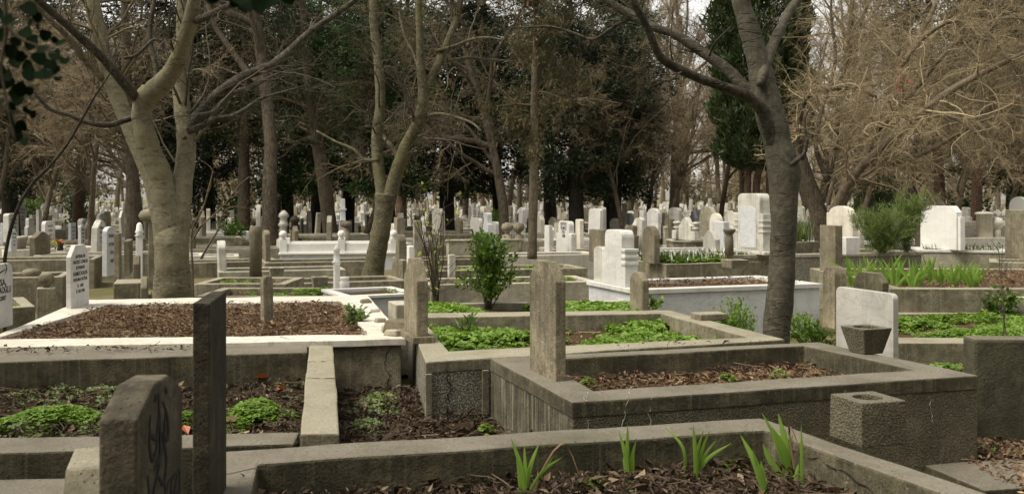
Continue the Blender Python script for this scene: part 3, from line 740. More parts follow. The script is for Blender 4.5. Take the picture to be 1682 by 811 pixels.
# litter at lower right on the ground
rq = [Vector((2.55, 4.6, 0)), Vector((4.2, 5.0, 0)), Vector((3.6, 6.4, 0)), Vector((2.5, 6.1, 0))]
o = bed('soil_patch', rq, .004, MAT['soil_dark'], None, amp=.02); tag(o, 'dark soil beside the streaked box grave and the tall dark block', 'soil', None, 'structure')
litter(rq, .01, 2000, .06, MAT['litter_brown'], 'brown leaves on the ground beside the tall dark block', 24, amp=.02, lift=.04, tilt=.6)
cover(rq, .02, 500, .025, 'small weeds among leaves beside the tall dark block', 25, thr=.2, mound=.03, amp=.02)
# bottom left pit with grass and a second kerb
litter(region((-60, 800), (250, 800), (250, 752), (-60, 756), z=.2), .2, 900, .05, MAT['litter_dark'], 'dark leaves in the narrow gap at the lower corner', 26, amp=0)
o = bed('soil_patch', region((-120, 860), (300, 860), (320, 745), (-120, 750), z=.19), .19, MAT['soil_dark'], None, amp=.02); tag(o, 'dark soil of the narrow gap at the lower corner', 'soil', None, 'structure')
def grass_tuft(q, z, n, hgt, label, seed, mat='grass', lean=.35, w=.006):
    rng = np.random.default_rng(seed); p = in_quad(rng, q, n); C = np.column_stack([p, np.full(n, z)])
    a = rng.uniform(0, 6.28, n); l = hgt * rng.uniform(.4, 1.2, n); le = rng.normal(0, lean, n)
    d = np.stack([np.cos(a), np.sin(a), np.zeros(n)], 1); s = np.stack([-np.sin(a), np.cos(a), np.zeros(n)], 1) * w
    m = C + d * (l * le * .3)[:, None] + np.array([0, 0, 1]) * (l * .55)[:, None]; t = C + d * (l * le)[:, None] + np.array([0, 0, 1]) * (l * .95)[:, None]
    V = np.stack([C - s * .5, C + s * .5, m + s * .4, t, m - s * .4], 1).reshape(-1, 3)
    Q = np.arange(n)[:, None] * 5 + np.array([[0, 1, 2, 3, 4]])
    o = ob_np('grass', V, Q, MAT[mat]); tag(o, label, 'grass', None, 'stuff'); return o
grass_tuft(region((-60, 790), (130, 790), (160, 752), (-60, 756), z=.2), .19, 700, .09, 'short wispy grass in the narrow gap at the lower corner', 31)
gK2 = grave('grave_kerb', (-1.9, 3.3, 0), 'plain kerb end cut by the lower frame edge below the narrow grassy gap')
prism('kerb_wall', [P(-120, 880, .33), P(150, 880, .33), P(150, 784, .33), P(-120, 788, .33)], 0, MAT['concrete_dark'], gK2)
# S1 tall dark slab, S2 inscribed near stone, stub behind
s1 = empty('headstone', (-1.02, 3.5, .42), 'tall thin dark slab headstone standing on the nearest kerb', 'headstone')
def slab_pts(name, near, far, t, z0, ztop, kind, mat, parent, side=-1, bevel=.006, jit=.003):
    """upright slab whose wide face runs from near to far (ground points); thickness lies to the given side"""
    near, far = Vector((near[0], near[1], 0)), Vector((far[0], far[1], 0)); w = (far - near).length; v = (far - near).normalized(); n = Vector((v.y, -v.x, 0))
    c = (near + far) / 2 + n * side * t / 2; yaw = math.atan2(n.y, n.x)
    o = slab(name, (c.x, c.y, z0), kind, w, t, ztop - z0, mat, parent, yaw, (0, 0), bevel, jit)
    return c + n * (-side) * t / 2, v, n * (-side), yaw
n1 = ((345 - CX) / F * 3.32, 3.32); f1 = ((372 - CX) / F * 3.74, 3.74)
slab_pts('stone', n1, f1, .056, .40, 1.150, 'flat', MAT['stone_dark'], s1, side=-1)
n2 = ((226 - CX) / F * 2.46, 2.46); f2 = ((300 - CX) / F * 2.88, 2.88)
s2 = empty('headstone', (-.98, 2.66, .2), 'nearest headstone, dark weathered edge, black painted emblem and letters on its narrow seen face', 'headstone')
fo, fv, fn, yw = slab_pts('stone', n2, f2, .094, .1, 1.016, 'wide', MAT['stone_near'], s2, side=-1, bevel=.008)
up = Vector((0, 0, 1))
EMB = [[(-.09, .10), (-.10, .03), (-.075, -.02), (-.04, .0), (-.02, .06)], [(-.095, .05), (-.04, .03), (-.01, .08)], [(-.02, .14), (-.005, .04), (-.01, -.04), (-.05, -.09), (-.09, -.13), (-.115, -.05)],
       [(.02, .11), (.065, .06), (.07, .0), (.035, .02), (.045, .08)], [(.01, .03), (.055, -.05), (.03, -.11), (-.02, -.08)], [(-.05, .125), (-.035, .14)], [(.04, .14), (.065, .125)], [(-.06, -.05), (-.01, -.03), (.03, -.01)]]
tb = s2
stroke('emblem', EMB, .0085, fo + fn * .001 + up * .845 - fv * .015, fv, up, fn, tb)
text_mesh('lettering', 'KIZI', .095, fo + up * .665 + fv * .10, fv, up, fn, tb, 'ink', .19)
text_mesh('lettering', 'A. NUR', .095, fo + up * .56 + fv * .02, fv, up, fn, tb, 'ink', .38)
text_mesh('lettering', 'RUHUNA', .08, fo + up * .46 + fv * .0, fv, up, fn, tb, 'ink', .38)
c = PD(170, 811, 3.55)
sb = slab('stone_stub', (c.x, c.y, .1), 'clip', .5, .22, .487, MAT['concrete_mid'], None, GA, (0, 0), .012, .004)
sb.rotation_euler = (0, 0, 0); tag(sb, 'low squat stone with clipped corners half hidden behind the nearest headstone', 'headstone')
# K tall dark block at the right edge
kq = [P(1606, 733, 0), P(1606, 733, 0) + Vector((1.7, -.1, 0)), P(1606, 733, 0) + Vector((1.7, 1.5, 0)), P(1606, 733, 0) + Vector((-.28, 1.5, 0))]
kq[0] = Vector((P(1592, 735, 0).x, P(1592, 735, 0).y, 0)); kq[1] = kq[0] + Vector((1.6, -.12, 0)); kq[3] = kq[0] + GV * .18 + Vector((.02, 0, 0)); kq[2] = kq[1] + GV * .18
gK = grave('tomb_block', tuple(kq[0] + Vector((.7, .4, 0))), 'tall dark mossy concrete block beyond the streaked box grave', 'tomb')
kq[0] = Vector((P(1600, 735, 0).x, P(1600, 735, 0).y, 0)); kq[1] = kq[0] + Vector((1.6, -.12, 0)); kq[3] = kq[0] + Vector((0.0, .16, 0)); kq[2] = kq[1] + Vector((0, .16, 0))
V, Fc = box_geo([tuple(p) for p in kq], -.02, .655, [tuple(p) for p in kq]); ob_faces('block', V, Fc, MAT['concrete_mossy'], gK, bevel=.02)
# L white marble slab, M planter, J square vase
o, b, w, hh = std_stone(1371, 1474, 476, 0, .22, .045, 'square', MAT['marble_soft'], 'thin grey veined marble slab with rounded corners, behind the flared planter', d=6.95, bevel=.004)
def square_vase(name, c, wb, wt, h, hr, label, mat, yaw=GA, cat='vase', parent=None, bev=.005):
    seg = 32; V, Fc = [], []; c = Vector(c)
    def sq(half, z, n=seg):
        out = []
        for k in range(n):
            a = 2 * math.pi * k / n + math.pi / 4; x, y = math.cos(a), math.sin(a); s = half / max(abs(x), abs(y)); out.append((x * s, y * s, z))
        return out
    R = [sq(wb / 2, 0), sq(wt / 2, h), [(hr * math.cos(2 * math.pi * k / seg + math.pi / 4), hr * math.sin(2 * math.pi * k / seg + math.pi / 4), h) for k in range(seg)],
         [(hr * .9 * math.cos(2 * math.pi * k / seg + math.pi / 4), hr * .9 * math.sin(2 * math.pi * k / seg + math.pi / 4), h * .35) for k in range(seg)]]
    for r_ in R: V += r_
    for i in range(3):
        for k in range(seg): Fc.append((i * seg + k, i * seg + (k + 1) % seg, (i + 1) * seg + (k + 1) % seg, (i + 1) * seg + k))
    Fc.append(tuple(range(seg))[::-1]); Fc.append(tuple(3 * seg + k for k in range(seg)))
    o = ob_faces(name, rotz(V, yaw, c), Fc, mat, parent, org=c if parent is None else None)
    me = o.data; bevel_me(me, bev, 2, 40)
    if parent is None: tag(o, label, cat)
    return o
cM = P(1428, 581, .51) + Vector((0, .06, 0)); square_vase('planter', cM, .145, .225, .165, .08, 'flared square concrete planter on the back wall of the streaked box grave', MAT['concrete_pebbled'], GA + .05, 'planter')
cJ = P(1425, 722, .42); square_vase('square_vase', cJ, .235, .228, .192, .065, 'square concrete vase with a round hole standing on the nearest kerb', MAT['concrete_pebbled'], GA - .02)
# N green plot and kerbs on the right
zN = .24
N_out = [P(1452, 588, zN), P(1840, 571, zN), P(1720, 512, zN), P(1400, 520, zN)]
N_in = [P(1475, 558, zN), P(1800, 556, zN), P(1690, 519, zN), P(1440, 524, zN)]
gN = grave('grave_kerb', (3.2, 8, 0), 'low kerbed plot of bright ground cover behind the thin grey marble slab')
ring('kerb_wall', [P(1440, 563, zN), P(1850, 563, zN), P(1700, 506, zN), P(1388, 512, zN)], [P(1478, 554, zN), P(1800, 556, zN), P(1680, 512, zN), P(1430, 517, zN)], zN, -.02, .1, MAT['concrete_mid'], gN)
N_in = [P(1478, 554, zN), P(1800, 556, zN), P(1680, 512, zN), P(1430, 517, zN)]
bed('soil_bed', inset_q(N_in), .17, MAT['soil_brown'], gN)
cover(N_in, .19, 2600, .030, 'bright dense ground cover filling the low plot behind the thin marble slab', 14, thr=-.16, mound=.05)
litter(lerp_q := [N_in[0], lerp(N_in[0], N_in[1], 1), lerp(N_in[1], N_in[2], .5), lerp(N_in[1], N_in[2], .5)], .18, 300, .05, MAT['litter_brown'], 'brown leaves at the edge of the bright ground cover plot', 27)
gN2 = grave('grave_kerb', (3.0, 6.9, 0), 'broken pale step kerb between the thin marble slab and the tall dark block')
prism('kerb_wall', [P(1420, 582, .12), P(1760, 577, .12), P(1760, 566, .12), P(1430, 570, .12)], -.02, MAT['concrete_pale'], gN2)
cover(region((1470, 615), (1600, 615), (1600, 580), (1450, 583), z=.02), .03, 900, .04, 'ivy leaves and weeds between the step kerb and the streaked box grave', 28, thr=-.1, mound=.05)
litter(region((1440, 625), (1600, 625), (1600, 580), (1450, 583), z=.01), .02, 900, .055, MAT['litter_brown'], 'brown leaves in the gap beyond the streaked box grave', 29)
# O big concrete grave with irises
zO = .50
O_out = [P(1462, 474, zO), P(1860, 475, zO), P(1700, 441, zO), P(1330, 440, zO)]
gO = grave('box_grave', (4.8, 12.4, 0), 'long plain olive concrete box grave with irises growing along its top')
c = sum(O_out, Vector()) / 4
O_in = [p + (c - p).normalized() * .26 for p in O_out]
ring('wall', O_out, O_in, zO, -.02, .3, MAT['concrete_mid'], gO)
bed('soil_bed', inset_q(O_in), zO - .03, MAT['soil_brown'], gO, amp=.02)
litter(O_in, zO - .03, 500, .06, MAT['litter_brown'], 'brown leaves under the irises of the long olive box grave', 30)

# small marks and finds on the near graves
a_, b_ = A_in[3], A_in[2]
crack([front_pt(x, z, a_, b_, .003) for x, z in [(1010, .405), (1040, .395), (1075, .402), (1110, .392), (1150, .40)]], .0016, gA, seed=31)
a_, b_ = A_in[2], A_in[1]
crack([lerp(a_, b_, t) + Vector((-.002, 0, -dz)) for t, dz in ((.10, .03), (.25, .055), (.42, .05), (.6, .09))], .003, gA, seed=32)
def band_pt(x, y, z=.42): return P(x, y, z) + Vector((0, 0, .0015))
for k, (x, y, r_) in enumerate(((873, 706, .007), (1135, 704, .007), (1201, 702, .009), (945, 725, .005))):
    c = P(x, y, .42); V, Q = tubes(np.array([[[c.x, c.y, .414], [c.x, c.y, .4215]]]), np.array([[r_, r_ * .9]]), 8)
    ob_np('hole', V, [Q, (np.arange(8) + 8)[None]], MAT['crack_dark'], gA)
for k, (pl, pr) in enumerate((([(548, 593), (505, 594)], gH), ([(552, 621), (502, 620)], gH))):
    crack([P(x, y, .4575) for x, y in pl], .002, pr, seed=40 + k, name='joint')
crack([P(x, y, .4565) for x, y in [(330, 575), (336, 581), (331, 590)]], .0018, gH, seed=44)
crack([P(500, 713, .40) + Vector((0, 0, .002)), P(492, 722, .40), P(486, 730, .40)], .006, gH, seed=45)
crack([P(x, y, .5125) for x, y in [(1040, 633), (1033, 642), (1027, 655)]], .0022, gB, 'crack_pale', 46)
crack([P(x, y, .5125) for x, y in [(968, 641), (962, 651), (964, 659)]], .0018, gB, 'crack_pale', 47)
o = boxo('stone_block', P(1168, 526, .48) + Vector((0, .08, 0)), .26, .18, .475, .535, MAT['concrete_mid'], None, GA, .01); tag(o, 'flat square stone block lying on the side wall of the gravel panelled grave', 'stone')
for k, (x, y, z, n_) in enumerate(((800, 712, .11, 60), (1280, 622, .36, 40), (1195, 628, .36, 40), (380, 612, .25, 6), (965, 637, .36, 30))):
    clump_cover(x, y, z, .05 if k != 3 else .02, .06, n_, .028 if k != 3 else .05, ('small weed at the foot of the gravel panelled wall', 'tiny sprig in the inner corner of the streaked box grave', 'pale tiny sprig midway in the streaked box grave', 'single pale green leaf beside the tall dark slab headstone', 'tiny sprig at the near inner corner by the blank headstone')[k], 50 + k, .05, 'leaf_cover')
for k, (x, y, z) in enumerate(((1228, 722, .256), (1200, 770, .256), (980, 800, .256))):
    clump_cover(x, y, z, .035, .04, 8, .055, ('broad dark green leaf cluster against the back wall of the nearest kerb', 'small green sprout between two iris clumps', 'small weeds in the litter by the arching iris leaf')[k], 60 + k, .03, 'leaf_bush')
rngx = np.random.default_rng(90)
cx_ = np.column_stack([in_quad(rngx, A_in, 34), np.full(34, .275 + .03)]); V, T = flat_leaves(rngx, cx_, np.full(34, .085), .62, .5, .25)
o = ob_np('large_leaves', V, T, MAT['litter_brown']); tag(o, 'larger tan fallen leaves lying over the litter of the nearest kerb', 'fallen leaves', None, 'stuff')
cx_ = np.column_stack([in_quad(rngx, H_in, 40), np.full(40, .255 + .02)]); V, T = flat_leaves(rngx, cx_, np.full(40, .08), .62, .5, .25)
o = ob_np('large_leaves', V, T, MAT['litter_brown']); tag(o, 'larger tan fallen leaves lying over the sunken grave', 'fallen leaves', None, 'stuff')
# ------------------------------------------------------------------ middle ground: tombs and headstones read off one by one
TAKEN = []                                     # (x, y, r) places not to fill again
def took(p, r=1.0): TAKEN.append((p[0], p[1], r))
def tomb_ring(px_fl, px_fr, z, depth, wall, mat, label, cap=None, capmat=None, soilz=None, soilmat='soil_brown', name='box_grave', cat='grave', jit=.004):
    a = P(px_fl[0], px_fl[1], z); b = P(px_fr[0], px_fr[1], z); u = (b - a).normalized(); v = Vector((-u.y, u.x, 0))
    out = [a, b, b + v * depth, a + v * depth]; inn = [a + (u + v) * wall, b + (v - u) * wall, b + v * (depth - wall) - u * wall, a + v * (depth - wall) + u * wall]
    c = (a + b) / 2 + v * depth / 2; g = empty(name, (c.x, c.y, 0), label, cat)
    if cap:
        ring('cap', out, inn, z, z - cap, z - .2, capmat or mat, g, bevel=.006, jit=0)
        o2 = [p + (Vector((c.x, c.y, z)) - p).normalized() * .03 for p in out]
        ring('base_wall', o2, inn, z - cap - .001, -.02, z - .2, mat, g, bevel=.004, jit=0)
    else: ring('kerb_wall', out, inn, z, -.02, z - .2, mat, g, bevel=.01, jit=jit)
    sz = z - .05 if soilz is None else soilz
    bed('soil_bed', inset_q(inn), sz, MAT[soilmat], g, sub=6)
    for k in range(4):
        for t in (.15, .5, .85): q = lerp(lerp(out[0], out[1], t), lerp(out[3], out[2], t), (.2, .4, .6, .8)[k]); took(q, .7)
    return g, out, inn, u, v
# white marble box grave with shouldered headstone
gT, o_, i_, u_, v_ = tomb_ring((1043, 476), (1351, 465.5), .55, 1.25, .16, MAT['marble_grey'], 'long white marble box grave topped with brown leaves, between shouldered headstone and dark trunk', .045, MAT['marble_white'])
litter(i_, .52, 700, .055, MAT['litter_brown'], 'brown leaves filling the long white marble box grave', 40)
c = lerp(o_[0], o_[3], .5) + u_ * .12
hs = empty('headstone', (c.x, c.y, .55), 'white marble headstone with stepped shoulders at the head of the long marble box grave', 'headstone')
yT = math.atan2(u_.y, u_.x)
slab('slab', (c.x, c.y, .551), 'shoulder', .60, .15, .60, MAT['marble_white'], hs, yT, bevel=.006)
slab('side_wing', tuple(c + v_ * .43 + Vector((0, 0, .001))), 'arch', .24, .12, .40, MAT['marble_old'], hs, yT, bevel=.006)
for k in range(3): boxo('moulding', tuple(c - v_ * .26) , .17, .10, .78 + .07 * k, .815 + .07 * k, MAT['marble_white'], hs, yT, .006)
boxo('end_block', tuple(lerp(o_[1], o_[2], .5) - u_ * .12), .14, .2, .551, .64, MAT['marble_white'], gT, yT)
S = std_stone
S(1034, 1066, 447, 0, .38, .07, 'clip', MAT['stone_brown'], 'small brown clipped stone in front of the long white marble box grave', d=9.9)
S(967, 1001, 377, 430, .40, .10, 'flat', MAT['stone_brown'], 'plain square topped brown slab beside the white shouldered headstone'); took((1.5, 17.3), 1.2)
# green bed
g, o_, i_, u_, v_ = tomb_ring((1094, 434), (1310, 428), .50, 1.3, .12, MAT['concrete_mid'], 'concrete box grave with bright grass behind the long white marble one', soilz=.47)
ent_green = i_
cover(i_, .47, 500, .06, 'bright green bed with small white flowers behind the marble box grave', 41, thr=-.6, mound=.06)
grass_tuft(i_, .46, 1600, .20, 'tall grass in the green bed behind the marble box grave', 42, w=.010)
grass_tuft(i_, .50, 150, .22, 'small white blossoms over the green bed', 43, mat='petal_white', lean=.2, w=.03)
S(1055, 1084, 371, 0, .5, .10, 'round', MAT['stone_brown'], 'brown round headed stone at the edge of the grassy box grave', d=15.3)
S(1044, 1060, 357, 0, .2, .08, 'arch', MAT['marble_old'], 'grey narrow stone just behind the brown round headed one', d=21)
# long ledge row
g, o_, i_, u_, v_ = tomb_ring((1196, 419), (1517, 414), .61, 1.3, .14, MAT['concrete_gravelly'], 'long gravelly ledge grave carrying the large old arched stone', .05, MAT['concrete_pale'], .56)
for (a, b) in (((1212, 1268)),): pass
hb, b_o, w_o, h_o = None, None, None, None
c = Vector(((1238 - CX) / F * 15.95, 15.95, .612))
hs = empty('headstone', c, 'largest old arched marble headstone on the gravelly ledge, behind the dark trunk', 'headstone')
boxo('plinth', c, .26, 1.02, .612, .67, MAT['marble_old'], hs, GA, .01)
w_ = solve_w(1214, 1268, 15.95, .2)
slab('slab', c + Vector((0, 0, .059)), 'soft', w_, .2, .90, MAT['marble_old'], hs, GA, bevel=.012)
slab('face_panel', c - GU * .102 + Vector((0, 0, .10)), 'arch', w_ * .72, .012, .66, MAT['marble_grey'], hs, GA, bevel=0)
for s in (-1, 1):
    boxo('side_post', c + GV * s * (w_ / 2 + .05), .2, .1, .671, 1.25, MAT['marble_old'], hs, GA, .008)
    for k in range(3): boxo('moulding', c + GV * s * (w_ / 2 + .05), .22, .13, .95 + k * .085, .985 + k * .085, MAT['marble_old'], hs, GA, .008)
c = P(1207, 455, .42); c = Vector(((1207 - CX) / F * 14.6, 14.6, .45)); square_vase('planter', (c.x, c.y, .48), .26, .30, .12, .10, 'small square planter at the corner of the gravelly ledge', MAT['concrete_mid'], cat='planter')
lathe('stone_urn', (((1198 - CX) / F * 15.5), 15.5), [(.07, .612), (.06, .90), (.05, .92), (.07, .95), (.095, .99), (.10, 1.01), (.08, 1.02)], MAT['stone_brown']); tag(bpy.data.objects['stone_urn'], 'small brown stone urn beside the largest arched headstone', 'urn')
S(1346, 1384, 370, 445, .50, .12, 'flat', MAT['stone_brown'], 'tall square topped brown slab at the end of the iris covered grave')
c = Vector(((1394 - CX) / F * 15.6, 15.6, 0)); o = boxo('marble_block', c, .26, .22, .612, .89, MAT['marble_white'], None, GA, .012); tag(o, 'white marble block on the gravelly ledge beside the feathery shrub', 'stone block')
g, o_, i_, u_, v_ = tomb_ring((1300, 398), (1346, 396.5), .78, .5, .06, MAT['concrete_mid'], 'small raised planting trough just past the dark trunk', soilz=.76, name='planting_trough', cat='trough')
grass_tuft(i_, .76, 260, .45, 'upright fine green stems in the small raised trough', 44, mat='leaf_broom', lean=.15, w=.008)
S(1351, 1391, 437, 0, .16, .15, 'round', MAT['stone_warm'], 'short thick round headed lichened stone behind the thin grey marble slab', d=10.3)
S(1401, 1460, 447, 0, .0, .09, 'clip', MAT['concrete_dark'], 'low dark clipped slab against the long olive grave', d=11.3)
# blank white headstone on its ledge
g, o_, i_, u_, v_ = tomb_ring((1508, 410), (1662, 412), .60, 1.1, .14, MAT['concrete_pale'], 'pale ledge grave under the large blank white headstone', .04, MAT['marble_white'], .57)
litter(i_, .57, 300, .06, MAT['litter_brown'], 'leaves on the pale ledge of the blank white headstone', 45)
grass_tuft(i_, .57, 200, .14, 'sparse green shoots on the pale ledge grave', 46)
d_ = 17.5; c = Vector(((1546 - CX) / F * d_, d_, .602)); hs = empty('headstone', c, 'large bright blank white headstone with clipped corners on the pale ledge', 'headstone')
w_ = solve_w(1513, 1580, d_, .12)
slab('slab', c, 'clip', w_, .12, H - (338 - HY) * d_ / F - .602, MAT['marble_clean'], hs, bevel=.008)
for s in (-1, 1): boxo('side_post', c + GV * s * (w_ / 2 + .03) + GU * .02, .1, .06, .603, 1.17, MAT['marble_clean'], hs, GA, .005)
took(c, 1.3)
S(1502, 1567, 322, 0, .45, .14, 'ogee', MAT['stone_brown'], 'beige headstone with curved peak standing behind the large blank white one', d=20)
g, o_, i_, u_, v_ = tomb_ring((1625, 430), (1790, 434), .55, 1.0, .14, MAT['concrete_mid'], 'mossy concrete base of the big blank slab by the frame edge')
S(1650, 1702, 345, 0, .55, .14, 'flat', MAT['concrete_mid'], 'big rough grey concrete slab cut by the frame edge', d=15.6)
S(1657, 1692, 323, 0, .35, .1, 'round', MAT['marble_clean'], 'white round stone peeping over the big rough concrete slab', d=24)
S(1357, 1409, 338, 0, .40, .12, 'notch', MAT['marble_cream'], 'cream rounded headstone beside the feathery shrub', d=19.5)
S(1405, 1420, 352, 0, .4, .1, 'flat', MAT['marble_cream'], 'small cream block stone against the cream rounded headstone', d=19.9)
# marble fence bits on the right
g = empty('marble_tomb', ((1612 - CX) / F * 23, 23, 0), 'white railed tomb with round post and ball finial past the blank white headstone', 'tomb')
a = Vector(((1580 - CX) / F * 22, 22, 0)); b = a + GU * 2.4
boxo('base', (a + b) / 2, 2.5, .3, 0, .62, MAT['marble_cream'], g); boxo('rail', (a + b) / 2 + GV * .5, 2.5, .12, .85, .97, MAT['marble_cream'], g)
pp = Vector(((1617 - CX) / F * 22.4, 22.4, 0)); lathe('round_post', pp, [(.17, .62), (.17, 1.12), (.20, 1.13), (.20, 1.17), (.1, 1.19)], MAT['marble_cream'], g)
pp = Vector(((1638 - CX) / F * 22.4, 22.4, 0)); lathe('ball_post', pp, [(.07, .62), (.07, .78), (.05, .8), (.10, .84), (.14, .92), (.14, .96), (.10, 1.04), (.02, 1.07)], MAT['marble_cream'], g)
took((11, 22), 2)
# stones behind the green bed
for x0, x1, y in ((1104, 1157, 395), (1159, 1200, 392)):
    tomb_ring((x0, y), (x1, y), .5, 1.0, .12, MAT['concrete_mid'], 'concrete box grave under the %s behind the green bed' % ('ogee stone and its posts' if x0 == 1104 else 'two narrow cream headstones'), .04, MAT['concrete_pale'])
d_ = 23.8; c = Vector(((1128 - CX) / F * d_, d_, .5)); hs = empty('headstone', c, 'pale ogee topped headstone between two ringed posts behind the green bed', 'headstone')
slab('slab', c, 'ogee', .60, .12, .55, MAT['marble_old'], hs)
for s in (-1, 1):
    q = c + GV * s * .47; boxo('post_base', q, .2, .2, .501, .72, MAT['marble_old'], hs, GA, .01)
    lathe('ringed_post', q, [(.06, .721), (.06, .76), (.10, .77), (.10, .80), (.05, .82), (.05, .87), (.11, .88), (.11, .92), (.04, .94)], MAT['marble_old'], hs, 14)
S(1165, 1188, 350, 0, .5, .09, 'round', MAT['marble_cream'], 'narrow cream round headed stone on the box behind the green bed', d=24)
S(1190, 1209, 346, 0, .5, .09, 'point', MAT['marble_old'], 'narrow cream stone with pointed head beside the large arched stone', d=24.6)
S(1148, 1179, 339, 0, .3, .12, 'round', MAT['concrete_pale'], 'broad grey round headstone far behind the green bed', d=29)
S(1062, 1086, 342, 0, .4, .10, 'notch', MAT['marble_white'], 'white stepped round headstone seen between the brown and ogee stones', d=27)
S(1050, 1062, 346, 0, .4, .10, 'flat', MAT['marble_white'], 'small square white stone next to the stepped round one', d=27.5)
S(894, 908, 370, 0, .25, .08, 'flat', MAT['marble_white'], 'narrow white stone between the pale slim trunk and inscribed two tier stone', d=20.5)
g, o_, i_, u_, v_ = tomb_ring((903, 422), (975, 421), .30, 1.2, .1, MAT['marble_grey'], 'low marble kerb under the two tier inscribed headstone', .03, MAT['marble_white'])
d_ = 21; c = Vector(((930 - CX) / F * d_, d_, .30)); hs = empty('headstone', c, 'two tier white headstone with dark lines of writing, near the slim pale trunk', 'headstone')
w_ = solve_w(912, 944, d_, .1); slab('slab', c, 'shoulder', w_, .12, H - (363 - HY) * d_ / F - .30, MAT['marble_white'], hs)
for k, s_ in enumerate(('HATICE', 'YILMAZ', '1921', '1988')):
    text_mesh('lettering', s_, .10, c - GU * .061 + Vector((0, 0, .62 - k * .085)), -GV, up, -GU, hs, 'ink', w_ * .5)
took(c, 1.2)
S(945, 959, 360, 0, .2, .10, 'soft', MAT['marble_cream'], 'narrow cream slab with soft corners beside the two tier inscribed headstone', d=23)
S(772, 793, 358, 0, .45, .1, 'soft', MAT['marble_clean'], 'plain white slab above the pale wall with ball posts', d=28)
S(806, 820, 364, 0, .45, .1, 'soft', MAT['marble_clean'], 'smaller white slab above the pale wall with ball posts', d=28.4)
# wall with ball posts
a = Vector(((735 - CX) / F * 21.5, 21.5, 0)); b = a + GU * 2.3
g = empty('grave_wall', ((a + b) / 2), 'pale low wall with two ball topped posts behind the leafy bush', 'wall')
boxo('wall', (a + b) / 2 - GU * .3, 1.7, .2, 0, .56, MAT['concrete_pale'], g); boxo('coping', (a + b) / 2 - GU * .3, 1.76, .25, .561, .60, MAT['concrete_pale'], g)
for x in (833, 852):
    q = Vector(((x - CX) / F * 22, 22, 0)); lathe('ball_post', q, [(.11, 0), (.11, .68), (.05, .70), (.05, .74), (.11, .79), (.13, .85), (.11, .92), (.03, .96)], MAT['stone_warm'], g, 16)
took((-.2, 22), 1.5)
# white railed tomb in the middle
zt = .36; d0 = 20.6
a = Vector(((457 - CX) / F * d0, d0, 0)); b = Vector(((654 - CX) / F * 21.0, 21.0, 0)); u = (b - a).normalized(); v = Vector((-u.y, u.x, 0)); L_ = (b - a).length
g = empty('marble_tomb', (a + b) / 2 + v * .7, 'long white marble tomb with posts and rails behind the forked slim tree', 'tomb'); yw = math.atan2(u.y, u.x)
def rbox(name, s0, s1, t0, t1, z0, z1, mat, bev=.006):
    c = a + u * (s0 + s1) / 2 + v * (t0 + t1) / 2; return boxo(name, c, s1 - s0, t1 - t0, z0, z1, mat, g, yw, bev)
rbox('base', .03, L_ - .03, .03, 1.4, -.02, zt - .04, MAT['marble_grey']); rbox('ledge', 0, L_, 0, 1.45, zt - .039, zt, MAT['marble_clean'])
for s in (.02, L_ / 2 - .02, L_ - .16):
    rbox('post', s, s + .15, .06, .2, zt + .001, zt + .27, MAT['marble_clean']); rbox('post', s, s + .15, 1.2, 1.34, zt + .001, zt + .27, MAT['marble_clean'])
rbox('rail', .17, L_ / 2 - .02, .09, .17, zt + .02, zt + .19, MAT['marble_clean']); rbox('rail', L_ / 2 + .13, L_ - .16, .09, .17, zt + .02, zt + .19, MAT['marble_clean'])
rbox('rail', .17, L_ - .16, 1.23, 1.31, zt + .02, zt + .19, MAT['marble_clean'])
for s in (.09, L_ / 2 + .055, L_ - .085):
    q = a + u * s + v * .13; lathe('finial', q, [(.05, zt + .271), (.075, zt + .29), (.04, zt + .31), (.07, zt + .34), (.085, zt + .38), (.07, zt + .43), (.03, zt + .46)], MAT['marble_clean'], g, 14)
for t in np.linspace(0, L_, 4): took(a + u * t + v * .7, 1.2)
for k, (x, s_) in enumerate(((466, 1.0), (484, .9))):
    q = Vector(((x - CX) / F * 24, 24, 0)); o = lathe('turned_gravestone', q, [(.17, 0), (.17, .5), (.10, .55), (.08, .8 * s_), (.14, .86 * s_), (.10, .9 * s_), (.08, 1.0 * s_), (.13, 1.06 * s_), (.10, 1.13 * s_), (.03, 1.2 * s_)], MAT['marble_old'] if k == 0 else MAT['stone_dark'])
    tag(o, ('pale turned tombstone with bulging rings at the end of the railed tomb', 'dark turned tombstone with bulging rings by the railed tomb')[k], 'gravestone')
# turban obelisk
q = Vector(((566 - CX) / F * 23, 23, 0)); g = empty('obelisk', q, 'grey obelisk shaft over a dark bulb and flared foot, right of the leaning brown trunk'.replace('right of', 'beside'), 'obelisk')
lathe('foot', q, [(.20, 0), (.20, .45), (.14, .55), (.10, .82)], MAT['stone_warm'], g); lathe('bulb', q + Vector((.03, 0, 0)), [(.05, .821), (.12, .84), (.14, .89), (.13, .94), (.06, .97)], MAT['stone_brown'], g)
boxo('shaft', q - Vector((.04, 0, 0)), .11, .11, .971, 1.48, MAT['marble_grey'], g, GA, .006, .75); boxo('collar', q - Vector((.04, 0, 0)), .15, .15, 1.22, 1.25, MAT['marble_grey'], g, GA, .004)
o = lathe('stone_column', P(420, 452, .25), [(.098, .2), (.098, .95), (.094, 1.03), (.03, 1.05)], MAT['stone_brown']); tag(o, 'smooth round brown column gravestone past the thick twin trunk', 'gravestone'); took((-4.1, 16), .6)
for k, (x, y, wb, wt) in enumerate(((454, 462, .15, .21), (525, 480, .15, .20))):
    c = P(x, y, .30); square_vase('planter', (c.x, c.y, .30), wb, wt, .20, wt * .32, ('flared square planter on the kerb between column and white railed tomb', 'flared square planter on the kerb nearest the slender white pillar')[k], MAT['concrete_mid'], cat='planter')
